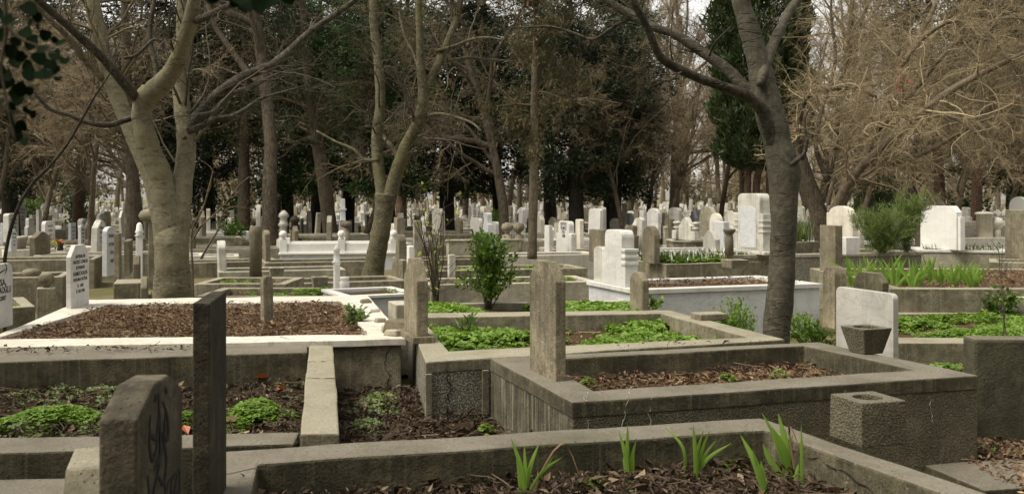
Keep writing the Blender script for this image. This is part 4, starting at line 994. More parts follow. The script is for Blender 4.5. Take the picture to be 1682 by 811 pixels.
d_ = 11.9; c = Vector(((553 - CX) / F * d_, d_, .34)); hs = empty('headstone', c, 'slender white turned pillar on a small plinth beside a white pot', 'gravestone')
boxo('plinth', c, .13, .20, .34, .385, MAT['marble_clean'], hs); boxo('shaft', c, .06, .15, .386, .72, MAT['marble_clean'], hs, GA, .006); 
lathe('neck', c, [(.055, .721), (.055, .74), (.038, .76), (.034, .86), (.045, .88), (.025, .91), (.01, .94)], MAT['marble_clean'], hs, 14)
o = lathe('marble_pot', Vector(((566 - CX) / F * 11.8, 11.8, 0)), [(.035, .34), (.05, .36), (.04, .39), (.058, .42), (.058, .51), (.045, .53), (.058, .55), (.05, .57)], MAT['marble_clean']); tag(o, 'small white marble pot beside the slender white pillar', 'pot')
# F tomb right behind the marble edged leaf bed
g, o_, i_, u_, v_ = tomb_ring((566, 486.5), (690, 481), .45, .95, .10, MAT['marble_grey'], 'low white marble grave wedged behind the leaf bed and pointed headstone', .03, MAT['marble_clean'])
cover(i_, .41, 500, .05, 'green sprouts inside the low white marble grave behind the leaf bed', 47, thr=.0)
c = Vector(((657 - CX) / F * 8.6, 8.6, 0)); o = boxo('concrete_block', c, .14, .35, 0, .60, MAT['concrete_pale'], None, GA, .01); tag(o, 'pale upright block between the leaf bed and pointed headstone', 'block')
for k, (x0, x1, yt, z, t, kd, mt, d_, lb) in enumerate((
    (668, 680, 403, .2, .08, 'soft', 'marble_clean', 15.5, 'narrow bright white stone rising behind the pointed headstone'),
    (680, 692, 362, .1, .14, 'flat', 'concrete_pale', 17, 'tall pale square pillar behind the pointed headstone'),
    (709, 718, 405, .1, .10, 'flat', 'stone_brown', 13, 'slim brown post among twigs left of the leafy bush'.replace('left of', 'beside')),
    (647, 664, 357, .2, .16, 'flat', 'stone_brown', 22, 'tall brown pillar stone just behind the railed tomb end'),
    (735, 748, 418, .1, .10, 'flat', 'marble_old', 15, 'pale small slab between slim brown post and leafy bush'),
    (168, 191, 372, .3, .10, 'arch', 'marble_grey', 15.4, 'grey arched marble headstone with edge columns, before the thick trunk'),
    (187, 200, 383, .25, .10, 'flat', 'stone_brown', 13.9, 'thin rough brown post in front of the grey arched headstone'),
    (200, 222, 394, .2, .10, 'flat', 'stone_brown', 17.3, 'short brown slab between the rough post and thick trunk'),
    (217, 233, 420, .34, .07, 'clip', 'stone_brown', 12.1, 'brown clipped slab edge-on beside the thick twin trunk'),
    (228, 247, 455, .34, .07, 'clip', 'stone_brown', 11.4, 'shortest brown clipped stone against the foot of the thick twin trunk'),
    (68, 91, 363, .48, .11, 'soft', 'marble_white', 20.5, 'pinkish white inscribed slab behind the orange flowers'),
    (13, 28, 377, .46, .09, 'clip', 'marble_grey', 19.3, 'small grey inscribed slab beside the bent bare sapling'),
    (112, 125, 366, .3, .09, 'flat', 'marble_grey', 25, 'grey square inscribed stone behind the orange flowers'),
    (128, 140, 370, .4, .09, 'soft', 'marble_grey', 22, 'grey rounded inscribed stone over the white inscribed one'),
    (136, 153, 364, .3, .09, 'ogee', 'concrete_pale', 27, 'pale peaked stone behind the grey rounded one'),
    (59, 69, 345, .3, .10, 'flat', 'marble_old', 26, 'pale tall block next to the pinkish inscribed slab'),
    (40, 58, 358, .3, .12, 'shoulder', 'marble_white', 27, 'white stepped monument behind the bent bare sapling'),
    (0, 14, 366, .3, .10, 'flat', 'marble_grey', 26, 'grey slab at the frame edge behind the bent sapling'),
)):
    yw = .03 if x0 < 200 else GA; gu = Vector((math.cos(yw), math.sin(yw), 0)); gv = Vector((-math.sin(yw), math.cos(yw), 0))
    o, b, w, hh = S(x0, x1, yt, 0, z, t * (.75 if x0 < 200 else 1), kd, MAT[mt], lb, yw, d=d_); took(b, .8)
    if lb.startswith(('pinkish', 'small grey', 'grey square', 'grey rounded', 'grey arched')):
        # lines of cut writing on the face that looks along +U
        for i in range(4):
            q = b + gu * (t * .75 / 2) + Vector((0, 0, hh * (.78 - .17 * i)))
            text_mesh('lettering', ('RUHUNA', 'FATIHA', '1924', '1989')[i], hh * .10, q, gv, up, gu, o, 'ink', w * .66)
# MUSA stone and inscribed stone
def inscribed(px0, px1, ptop, pbase, z, t, kind, label, lines, extra=None):
    pc = (px0 + px1) / 2; b = P(pc, pbase, z); r = (pc - CX) / F; n = GU
    yw = .045; n = Vector((math.cos(yw), math.sin(yw), 0)); vv = Vector((-math.sin(yw), math.cos(yw), 0)); w = solve_w(px0, px1, b.y, t, yw); hh = H - (ptop - HY) * b.y / F - z
    hs = empty('headstone', b, label, 'headstone'); slab('slab', b, kind, w, t, hh, MAT['marble_white'], hs, yw, bevel=.005)
    fo = b + n * t / 2
    for (s_, zz, sz) in lines: text_mesh('lettering', s_, sz, fo + up * zz * hh, vv, up, n, hs, 'ink', w * .84)
    if extra: extra(hs, fo, w, hh, vv, n)
    return hs
inscribed(109, 147, 402, 503, zE, .045, 'clip', 'white inscribed headstone with clipped corners at the far corner of the leaf bed',
          [('HATIRALAR', .79, .045), ('ÖNCEKİ GÜNLER', .70, .045), ('KOPARAN', .61, .045), ('HAMDİ KALFA', .51, .052), ('RUHUNA FATİHA', .42, .042), ('D.  1870', .32, .04), ('Ö. 20.9.1950', .23, .04)])
def arrow(hs, fo, w, hh, vv, n): stroke('arrow', [[(-.12, .86 * hh - .02), (.0, .86 * hh), (.12, .86 * hh + .03)], [(.09, .86 * hh + .075), (.125, .86 * hh + .03), (.085, .86 * hh - .02)]], .006, fo, vv, up, n, hs)
inscribed(-34, 22, 434, 540, zE, .045, 'soft', 'white round headed marble stone cut by the frame edge, arrow over its lettering',
          [('MUSA', .66, .075), ('KARACAOĞLU', .54, .075), ('21.01.2007', .43, .05)], arrow)
# small things on the left
c = P(76, 513, .33); g = empty('ball_post', c, 'square stone post topped with a round ball, beyond the leaf bed edge', 'post')
boxo('post', c, .175, .175, .0, .585, MAT['concrete_mid'], g, GA + .1, .012); lathe('ball', c, [(.03, .586), (.035, .61), (.065, .63), (.076, .67), (.07, .705), (.045, .73), (.01, .74)], MAT['concrete_mid'], g)
c = P(439, 534, .42); g = empty('wooden_stub', c, 'thin leaning pale rough stub stone sticking up from the leaf bed', 'marker stone')
V, Fc = slab_geo('round', .11, .05, .44, (-.07, 0.05)); ob_faces('stub', rotz(V, GA - .9, (c.x, c.y, .40)), Fc, MAT['stone_warm'], g, bevel=.012, jit=.01)
c = Vector(((244 - CX) / F * 16.8, 16.8, 0)); g = empty('turban_gravestone', c, 'leaning narrow stone topped by a wide flattened dark ball, touching the thick trunk', 'gravestone')
V, Fc = slab_geo('flat', .16, .12, 1.12, (.0, 0)); ob_faces('shaft', rotz(V, GA, c + Vector((.06, 0, 0))), Fc, MAT['stone_brown'], g, bevel=.01)
lathe('ball_cap', c + Vector((.0, 0, 0)), [(.06, 1.10), (.12, 1.12), (.155, 1.17), (.16, 1.21), (.13, 1.27), (.07, 1.305), (.01, 1.31)], MAT['concrete_mid'], g); took(c, .7)
q = Vector(((229 - CX) / F * 18.6, 18.6, 0)); g = empty('turned_post', q, 'short white turned post with ringed head between brown slab and thick trunk', 'post'); boxo('post', q, .12, .12, 0, .78, MAT['marble_clean'], g); lathe('head', q, [(.06, .781), (.09, .80), (.05, .83), (.08, .86), (.06, .9), (.05, 1.0), (.02, 1.04)], MAT['marble_clean'], g, 14)
for i, (x0, x1, yt, d_, zz) in enumerate(((173, 217, 465, 11.2, .0),)):
    c = Vector(((195 - CX) / F * d_, d_ + .3, 0)); o = boxo('stone_box', c, .30, .6, 0, H - (yt - HY) * d_ / F, MAT['concrete_mid'], None, GA, .012); tag(o, 'plain olive concrete box between white inscribed stone and thick trunk', 'stone box')
c = P(223, 484, .36); o = boxo('stone_plinth', c + Vector((0, .1, 0)), .34, .55, .0, .37, MAT['concrete_mid'], None, GA, .012, .8); tag(o, 'flat plinth under the brown edge-on slab near the thick trunk', 'plinth')
# long white marble kerb with wedge posts
g, o_, i_, u_, v_ = tomb_ring((12, 411), (170, 405), .48, 1.3, .14, MAT['marble_cream'], 'long cream marble kerb with wedge shaped blocks on the far side of the ball post', .16, MAT['marble_cream'])
for x in (2, 101):
    q = Vector(((x - CX) / F * 19.7, 19.7, 0)); boxo('wedge_block', q, .22, .26, 0, .54, MAT['marble_cream'], g, GA, .01, .7)
# slab and ball on tilted slabs
c = P(52, 463, .36); g = empty('broken_slab', c, 'tilted broken grey slab behind the ball topped post', 'stone slab')
V, Fc = box_geo(rect(c, .9, .5), .34, .40, [p + Vector((0, 0, .0)) for p in rect(c, .9, .5)]); V = [(x, y, z + (x - c.x) * .10) for x, y, z in V]; ob_faces('slab', V, Fc, MAT['concrete_mid'], g, bevel=.01)
o = lathe('stone_bowl', Vector(((52 - CX) / F * 13.5, 13.5, 0)), [(.06, .40), (.10, .44), (.125, .50), (.10, .53), (.05, .545)], MAT['stone_brown']); tag(o, 'squat brown stone bowl on the tilted broken slab', 'bowl')
# vases and flowers
for x, d_, lb in ((59, 21, 'fat stone pot beside the pinkish inscribed slab'), (33, 20.6, 'round topped stone pot near the bent sapling')):
    q = Vector(((x - CX) / F * d_, d_, 0)); o = lathe('stone_pot', q, [(.10, .44), (.11, .5), (.13, .62), (.15, .66), (.15, .70), (.1, .71)], MAT['concrete_pale']); tag(o, lb, 'pot')
q = Vector(((99 - CX) / F * 19.4, 19.4, 0)); g = empty('flower_vase', q, 'dark vase with orange and yellow flowers behind the white inscribed stone', 'flower vase')
lathe('vase', q, [(.05, .48), (.06, .5), (.05, .58), (.06, .62)], MAT['stone_dark'], g)
rng = np.random.default_rng(5)
V, Q = leaf_quads(rng, np.array([[q.x, q.y, .62]]) + rng.normal(0, .03, (60, 3)), np.array([[0, 0, 1.0]]) + np.zeros((60, 3)), np.full(60, .06), .5, 0, 1.0); ob_np('petal', V, Q, MAT['leaf_red'], g)
V, Q = leaf_quads(rng, np.array([[q.x - .1, q.y, .60]]) + rng.normal(0, .04, (60, 3)), np.array([[0, 0, 1.0]]) + np.zeros((60, 3)), np.full(60, .07), .4, 0, 1.0); ob_np('leafage', V, Q, MAT['yellow_leaf'], g)
# broken bits along the right edge of the leaf bed
rb = [(645, 551, .13, .05), (634, 542, .14, .05), (656, 545, .24, .10), (626, 529, .10, .04), (612, 512, .13, .03), (601, 497, .16, .03)]
for k, (x, y, s_, h_) in enumerate(rb):
    c = P(x, y, zE); yw_ = random.Random(k).uniform(0, 3); o = boxo('broken_stone', c, s_, s_ * .7, zE - .001, zE + h_, MAT[('concrete_pale', 'marble_cream', 'stone_brown')[k % 3] if k != 2 else 'stone_brown'], None, yw_, .012, .8, .02)
    tag(o, ('pale broken chunk nearest the pointed headstone', 'flat pale fragment on the marble edge behind the nearest chunk', 'largest brown rubble stone leaning at the foot of the pointed headstone', 'small thin brown chip midway along the marble edge', 'flat cream fragment on the marble edge beside grey green weeds', 'cream block at the far corner of the leaf bed')[k], 'stone')
for k, (fl, fr, z, dp, mt, lb) in enumerate((((318, 487), (548, 487), .40, 1.15, 'concrete_mid', 'low olive kerb directly behind the leaf bed, holding the near flared planter'), ((318, 466), (470, 466), .40, 1.1, 'concrete_mid', 'low olive kerb one row behind, holding the far flared planter'),
    ((-40, 508), (58, 503), .36, 1.2, 'concrete_mid', 'olive kerb in front of the ball topped post, cut by the frame edge'), ((700, 468), (985, 462), .36, 1.1, 'concrete_pale', 'long pale kerb behind the leafy bush'), ((700, 445), (965, 440), .40, 1.0, 'concrete_mid', 'long olive kerb second behind the leafy bush'))):
    g, o_, i_, u_, v_ = tomb_ring(fl, fr, z, dp, .12, MAT[mt], lb, soilz=z - .06)
    litter(i_, z - .06, 260, .06, MAT['litter_brown'], 'brown leaves in the %s' % lb.split(',')[0], 120 + k, thr=-.1)
    cover(i_, z - .06, 260, .06, 'green weeds in the %s' % lb.split(',')[0], 130 + k, thr=.12, mound=.05)
# ------------------------------------------------------------------ the rest of the burial ground, row after row
RG = random.Random(11); REG = []
def zone(px):
    for lim, s_ in ((60, 'close to the bent bare sapling'), (160, 'behind the white inscribed stone'), (250, 'before the thick twin trunk'), (400, 'past the thick twin trunk'), (500, 'between brown column and leaning trunk'),
                    (590, 'around the leaning brown trunk'), (690, 'around the forked slim tree'), (760, 'behind the pointed headstone'), (860, 'behind the leafy bush'), (960, 'behind the slim pale trunk'),
                    (1060, 'behind the shouldered headstone'), (1190, 'behind the green bed'), (1330, 'behind the dark near trunk'), (1500, 'behind the feathery shrub')):
        if px < lim: return s_
    return 'behind the blank white headstone'
def dphrase(d):
    for lim, s_ in ((14, 'near row'), (17, 'second row'), (20, 'third row'), (24, 'middle row'), (29, 'farther row'), (36, 'back row'), (46, 'distant row')):
        if d < lim: return s_
    return 'farthest row'
def reg(o, desc, cat, grp): REG.append((o, desc, cat, grp))
def finish_labels():
    by = {}
    for o, desc, cat, grp in REG:
        v = o.location; px = to_px(v)[0]; key = '%s, %s %s' % (desc, dphrase(v.y), zone(px)); by.setdefault(key, []).append((px, o, cat, grp))
    ordn = 'first second third fourth fifth sixth seventh eighth ninth tenth'.split()
    for key, l in by.items():
        l.sort(key=lambda t: t[0])
        for k, (px, o, cat, grp) in enumerate(l):
            lab = key
            if len(l) > 1:
                if o.location.y > 40: tag(o, key, cat, key); continue
                lab = ('%s from left, %s' % (ordn[min(k, 9)], key))
            tag(o, lab, cat, grp)
protos = {}
STY = [('marble_white', 'white'), ('marble_old', 'weathered pale'), ('marble_cream', 'cream'), ('concrete_pale', 'pale grey'), ('stone_brown', 'brown'), ('marble_clean', 'bright white'), ('marble_grey', 'blue grey')]
KND = [('flat', 'square topped'), ('soft', 'soft cornered'), ('round', 'round headed'), ('clip', 'clipped'), ('arch', 'arched'), ('ogee', 'peaked'), ('shoulder', 'shouldered'), ('point', 'pointed')]
def proto_slab(kind, mat):
    k = (kind, mat)
    if k not in protos:
        V, Fc = slab_geo(kind, .5, .10, .8); me = bpy.data.meshes.new('headstone'); me.from_pydata(V, [], Fc); bevel_me(me, .010, 1); me.materials.append(MAT[mat]); protos[k] = me
    return protos[k]
def proto_kerb(hh, mat):
    k = ('kerb', hh, mat)
    if k not in protos:
        o = [(-1.05, -.5, 0), (1.05, -.5, 0), (1.05, .5, 0), (-1.05, .5, 0)]; i = [(-.95, -.39, 0), (.95, -.39, 0), (.95, .39, 0), (-.95, .39, 0)]
        V, Fc = ring_geo([Vector(p) for p in o], [Vector(p) for p in i], hh, -.05, hh - .12, 0); me = bpy.data.meshes.new('kerb'); me.from_pydata(V, [], Fc)
        bm = bmesh.new(); bm.from_mesh(me); bmesh.ops.recalc_face_normals(bm, faces=bm.faces); bm.to_mesh(me); bm.free(); bevel_me(me, .012, 1); me.materials.append(MAT[mat]); protos[k] = me
    return protos[k]
def proto_bed(m):
    k = ('bed', m)
    if k not in protos:
        V = []; n = 6
        for i in range(n + 1):
            for j in range(n + 1): V.append((-.95 + 1.9 * i / n, -.35 + .7 * j / n, .04 * mnoise.noise(Vector((i, j, 3)) * .8)))
        Q = [(i * (n + 1) + j, (i + 1) * (n + 1) + j, (i + 1) * (n + 1) + j + 1, i * (n + 1) + j + 1) for i in range(n) for j in range(n)]
        protos[k] = mesh_np('soil_bed', np.array(V), np.array(Q), MAT[m], True)
    return protos[k]
def child(name, me, parent, loc=(0, 0, 0), sc=(1, 1, 1), rz=0):
    c = bpy.data.objects.new(name, me); COL.objects.link(c); c.parent = parent; c.location = loc; c.scale = sc; c.rotation_euler = (0, 0, rz); return c
def proto_text():
    if 'text' not in protos:
        e = bpy.data.objects.new('tmp', None); COL.objects.link(e); WL[e.name] = Vector((0, 0, 0)); ms = []
        for k, (s_, z) in enumerate((('RUHUNA', .60), ('FATİHA', .50), ('D. 1931', .38), ('Ö. 1984', .29))):
            o = text_mesh('lettering', s_, .075, Vector((.0505, 0, z)), Vector((0, 1, 0)), Vector((0, 0, 1)), Vector((1, 0, 0)), e, 'ink', .34); ms.append(o.data); bpy.data.objects.remove(o)
        bpy.data.objects.remove(e); protos['text'] = ms
    return protos['text']
def fill():
    n_far = 0
    for j in range(0, 60):
        for i in range(-22, 22):
            off = (j * .37) % 1 * 2.6
            c = GV * (8.5 + j * 1.30 + RG.uniform(-.10, .10)) + GU * (i * 2.42 + off + RG.uniform(-.12, .12))
            if c.y < 11.2 or c.y > 39: continue
            px = CX + c.x / c.y * F
            if px < -90 or px > 1770: continue
            if any((c.x - t[0]) ** 2 + (c.y - t[1]) ** 2 < (t[2] + .35) ** 2 for t in TAKEN): continue
            if px > 1190 and c.y < 15.2: continue
            near = c.y < 30
            p_stone = .35 if c.y < 17 else (.7 if c.y < 25 else .85)
            mt, mn = RG.choices(STY, [2, 3.6, 1.8, 3.4, 3.6, 1.2, 1.5] if c.y > 20 else [1, 2, .8, 3, 4, .5, 1])[0]
            kd, kn = RG.choice(KND)
            kh = RG.choice((.28, .34, .40, .46)) if c.y < 20 else RG.choice((.25, .35, .5))
            km = RG.choices(('concrete_mid', 'concrete_pale', 'marble_cream', 'concrete_gravelly', 'marble_white'), [5, 3, .6, 1.4, .6] if c.y < 20 else [2, 3, 2, 1, 2])[0]
            yaw = GA + RG.gauss(0, .03)
            if c.y < 32:
                g = bpy.data.objects.new('grave_kerb', None); COL.objects.link(g); g.location = (c.x, c.y, 0); g.rotation_euler = (0, 0, yaw); g.empty_display_size = .1
                child('kerb_wall', proto_kerb(kh, km), g); bm_ = RG.choice(('soil_brown', 'turf', 'soil_brown', 'turf')); child('soil_bed', proto_bed(bm_), g, (0, 0, kh - .07))
                reg(g, '%s grave kerb%s' % ({'concrete_mid': 'olive', 'concrete_pale': 'pale concrete', 'marble_cream': 'cream marble', 'concrete_gravelly': 'gravelly', 'marble_white': 'white marble'}[km], ' of grassy soil' if bm_ == 'turf' else ''), 'grave', 'graves in rows of kerbs')
            if RG.random() < p_stone:
                sw, sh = RG.uniform(.7, 1.25), RG.uniform(.5, 1.05) if c.y > 24 else RG.uniform(.5, .9)
                if c.y > 40 and RG.random() < .3: sh *= 1.4; sw *= .6
                q = c - (Vector((math.cos(yaw), math.sin(yaw), 0)) * .98)
                s = bpy.data.objects.new('headstone', proto_slab(kd, mt)); COL.objects.link(s); z0 = kh - .01 if c.y < 32 else 0
                s.location = (q.x, q.y, z0); s.rotation_euler = (RG.gauss(0, .03), RG.gauss(0, .035), (yaw if px > 380 else .03) + RG.gauss(0, .08)); s.scale = (RG.uniform(.8, 1.4), sw, sh + (.35 if c.y >= 32 else 0))
                lt = px < 380 and c.y < 33 and mt != 'stone_brown'
                if lt:
                    for m_ in proto_text(): child('lettering', m_, s)
                reg(s, '%s%s %s headstone' % ('lettered ' if lt else '', mn, kn), 'headstone', 'headstones of the farther rows' if c.y > 24 else 'headstones of the middle rows')
fill()
# stones too far to count
def far_stones():
    rng = random.Random(5)
    for m_, cnt in (('marble_white', 900), ('marble_old', 900), ('stone_brown', 450), ('concrete_pale', 700)):
        pass
    V8 = []; MI = []
    for _ in range(2000):
        d = 38 + 46 * rng.random() ** .8; x = rng.uniform(-.58, .58) * d
        w, t, h = rng.uniform(.3, .7), rng.uniform(.08, .14), rng.uniform(.4, 1.05) * (1 + (d - 38) * .006)
        if rng.random() < .2: w, h = .2, h * 1.25
        V, Fc = slab_geo('clip', w, t, h, (rng.gauss(0, .03), rng.gauss(0, .04))); V8.append(rotz(V, GA + rng.gauss(0, .25), (x, d, 0))); MI.append(rng.choices((0, 1, 2, 3), (1.6, 3, 2.6, 3.2))[0])
        if rng.random() < .5:
            b, F2 = box_geo(rect((x, d, 0), 1.9, .8, GA), 0, rng.uniform(.2, .5)); V8.append(b + [b[0]] * 4 if False else b); MI.append(-1 - rng.choice((0, 1, 3)))
    Vs, Q6, Q4, m6, m4, n = [], [], [], [], [], 0; top = None
    for V, mi in zip(V8, MI):
        if mi >= 0:
            Q6 += [tuple(n + i for i in range(5, -1, -1)), tuple(n + 6 + i for i in range(6))]; m6 += [mi, mi]
            Q4 += [(n + i, n + (i + 1) % 6, n + 6 + (i + 1) % 6, n + 6 + i) for i in range(6)]; m4 += [mi] * 6
        else:
            Q4 += [tuple(n + i for i in f) for f in F2]; m4 += [-1 - mi] * 6
        Vs += list(V); n += len(V)
    o = ob_np('distant_gravestones', np.array(Vs), [np.array(Q6), np.array(Q4)], [MAT['marble_white'], MAT['marble_old'], MAT['stone_brown'], MAT['concrete_pale']], org=(0, 60, 0), mi=m6 + m4)
    tag(o, 'mass of pale gravestones at the far end under the wood', 'gravestones', None, 'stuff')
far_stones()
# ------------------------------------------------------------------ trees
def px_path(pts, d0, d1=None):
    """rows (px, py, width px) at a depth running d0..d1 -> (x,y,z,r)"""
    d1 = d0 if d1 is None else d1; out = []
    for i, (x, y, w) in enumerate(pts):
        d = d0 + (d1 - d0) * i / max(1, len(pts) - 1); p = PD(x, y, d); out.append((p.x, p.y, p.z, w * d / F / 2))
    return out
def limb_mesh(name, path, k, mat, parent, rng, sub=6, rough=.035, knots=True):
    q = smooth_path(path, sub); n = len(q)
    if knots: q[:, 3] *= 1 + rough * np.convolve(rng.normal(size=n + 4), np.ones(5) / 2.2, 'valid')
    V, Q = tubes(q[None, :, :3], q[None, :, 3], k)
    nz_ = np.array([mnoise.noise(Vector(v) * 7) for v in V]); c = np.repeat(q[:, :3], k, axis=0)
    V = c + (V - c) * (1 + .09 * nz_)[:, None]
    cap0 = np.arange(k)[::-1][None]; cap1 = (np.arange(k) + (n - 1) * k)[None]
    o = ob_np(name, V, [Q, cap0, cap1], MAT[mat], parent, smooth=True); return o, q
def resample(q, n):
    i = np.linspace(0, len(q) - 1, n); a = np.floor(i).astype(int); b = np.minimum(a + 1, len(q) - 1); f = (i - a)[:, None]
    return q[a] * (1 - f) + q[b] * f
def twigs_from(rng, limbs, gens, mat, parent, name='branches'):
    """limbs: list of (x,y,z,r) arrays; gens: (children, t0, angle, length ratio or metres, radius ratio, points, sides, wobble, up)"""
    L = [resample(q, 12) for q in limbs]; pts = np.array([q[:, :3] for q in L]); rad = np.array([q[:, 3] for q in L])
    lens = np.linalg.norm(np.diff(pts, axis=1), axis=2).sum(1); G = Geo()
    for (m, t0, ang, lr, rr, n, k, wob, up_) in gens:
        S_, D_, L_, R_ = kids(rng, pts, rad, m, t0, 1.0, ang, lr, rr, lens)
        R_ = np.maximum(R_, .0016); pts, rad = grow(rng, S_, D_, L_, R_, n, wob, up_); lens = L_
        V, Q = tubes(pts, rad, k); G.add(V, Q)
    V, Q = G.get(); return ob_np(name, V, Q, MAT[mat], parent, smooth=True), pts
# thick twin-stemmed tree
R1 = np.random.default_rng(1)
d1 = 10.95; b = PD(284, 553, d1); t1 = empty('bare_tree', (b.x, b.y, 0), 'thick smooth barked tree splitting low into two stems behind the leaf bed', 'tree')
_, q0 = limb_mesh('trunk', px_path([(284, 580, 84), (284, 545, 73), (284, 490, 62), (283, 440, 56), (282, 405, 54), (282, 390, 50), (283, 376, 38), (283, 366, 18)], d1), 28, 'bark_olive', t1, R1, 6, .012)
l = []
for nm, pts, da, db, k in (
    ('stem', [(281, 430, 46), (279, 395, 50), (274, 350, 45), (267, 308, 39), (262, 285, 37), (252, 262, 37), (244, 240, 36), (236, 213, 33), (233, 185, 34), (238, 165, 35), (248, 148, 33)], d1 + .05, d1 - .05, 20),
    ('stem', [(284, 430, 46), (285, 395, 50), (291, 350, 44), (298, 308, 36), (302, 285, 33), (306, 250, 31), (305, 213, 31), (300, 180, 28), (297, 150, 26), (300, 91, 23), (300, 40, 21), (298, -60, 17), (300, -200, 11)], d1, d1 + .6, 20),
    ('limb', [(236, 176, 26), (250, 152, 33), (275, 128, 31), (292, 100, 28), (304, 65, 26), (315, 25, 24), (322, -20, 21), (335, -120, 14), (340, -220, 8)], d1 - .05, d1 - .8, 16),
    ('limb', [(234, 178, 12), (216, 152, 17), (196, 128, 16), (165, 92, 15), (125, 55, 14), (85, 20, 12), (50, -12, 11), (0, -70, 7)], d1, d1 - 1.2, 12),
    ('limb', [(303, 232, 12), (314, 206, 19), (340, 172, 19), (372, 145, 18), (400, 126, 17), (430, 114, 16), (452, 104, 15), (480, 80, 13), (510, 52, 11), (545, 28, 10), (590, -5, 9), (650, -60, 5)], d1 + .2, d1 + 1.2, 12),
    ('limb', [(308, 216, 12), (330, 208, 10), (352, 196, 9), (378, 192, 8), (402, 180, 7), (430, 162, 6), (470, 150, 4), (505, 140, 2)], d1, d1 + .5, 8),
    ('limb', [(324, 190, 9), (350, 184, 8), (372, 160, 8), (392, 150, 7), (420, 140, 6), (455, 122, 4), (500, 112, 2)], d1, d1 + 1.4, 8),
    ('limb', [(228, 190, 10), (205, 198, 9), (180, 205, 9), (150, 203, 8), (115, 190, 7), (80, 178, 6), (55, 150, 4)], d1, d1 - .4, 8),
    ('limb', [(318, 35, 14), (345, 25, 13), (375, 10, 12), (410, -10, 10), (460, -40, 6)], d1 - .5, d1 - 1.2, 10),
    ('limb', [(203, 96, 5), (222, 92, 6), (238, 78, 6), (252, 66, 5), (266, 70, 4), (270, 88, 3)], d1 - .3, d1 - .1, 7),
    ('limb', [(262, 150, 9), (256, 110, 8), (246, 60, 8), (252, 10, 7), (262, -60, 5)], d1 + .3, d1 + .6, 8)):
    _, q = limb_mesh(nm, px_path(pts, da, db), k, 'bark_olive' if nm == 'stem' or k == 16 else 'bark_limb', t1, R1); l.append(q)
twigs_from(R1, l[1:], [(10, .30, .80, .34, .17, 9, 5, .16, .05), (6, .15, .8, .5, .5, 7, 3, .22, .02), (4, .1, .8, .55, .6, 5, 3, .26, .0)], 'twig_grey', t1)
# forked slim tree
d2 = 17.3; b = PD(614, 465, d2); t2 = empty('bare_tree', (b.x, b.y, 0), 'slim greenish tree forking into a wide V, in front of the long white railed tomb', 'tree')
limb_mesh('trunk', px_path([(606, 490, 42), (611, 462, 38), (616, 430, 34), (622, 400, 31), (628, 365, 31), (632, 335, 33), (634, 318, 34)], d2), 18, 'bark_green', t2, R1)
l = []
for nm, pts, da, db in (('stem', [(630, 335, 22), (625, 300, 20), (620, 262, 19), (619, 225, 18), (624, 180, 17), (624, 140, 16), (620, 90, 15), (614, 40, 14), (612, -20, 13), (608, -120, 9)], d2, d2 + .5),
    ('stem', [(637, 335, 25), (645, 305, 23), (656, 270, 22), (668, 240, 22), (682, 212, 21), (692, 185, 20), (695, 155, 17), (692, 120, 14), (690, 70, 12), (688, 10, 11), (690, -80, 8)], d2, d2 - .3),
    ('limb', [(695, 150, 13), (708, 128, 13), (722, 100, 13), (735, 70, 12), (748, 35, 11), (757, -5, 10), (765, -80, 7)], d2 - .2, d2 + .4),
    ('limb', [(690, 200, 6), (705, 190, 6), (725, 187, 5), (750, 193, 5), (775, 202, 4), (790, 215, 3)], d2, d2 - 1),
    ('limb', [(716, 84, 6), (745, 76, 5), (775, 65, 5), (800, 62, 4), (830, 66, 2)], d2, d2 - .6),
    ('limb', [(735, 100, 5), (770, 95, 5), (805, 98, 4), (850, 102, 3)], d2, d2 + .8),
    ('limb', [(622, 262, 7), (600, 262, 6), (580, 245, 5), (550, 232, 4), (520, 215, 3)], d2, d2 + .4),
    ('limb', [(655, 262, 9), (643, 240, 8), (630, 225, 6), (618, 205, 4)], d2 + .2, d2 + .8),
    ('limb', [(688, 115, 5), (680, 90, 4), (665, 60, 4), (655, 20, 3)], d2, d2 + .5)):
    _, q = limb_mesh(nm, px_path(pts, da, db), 12, 'bark_green', t2, R1, knots=False); l.append(q)
twigs_from(R1, l, [(15, .18, .85, .32, .19, 9, 4, .17, .03), (8, .15, .8, .5, .5, 7, 3, .24, -.01), (4, .1, .8, .6, .6, 5, 3, .28, -.03)], 'twig_grey', t2)
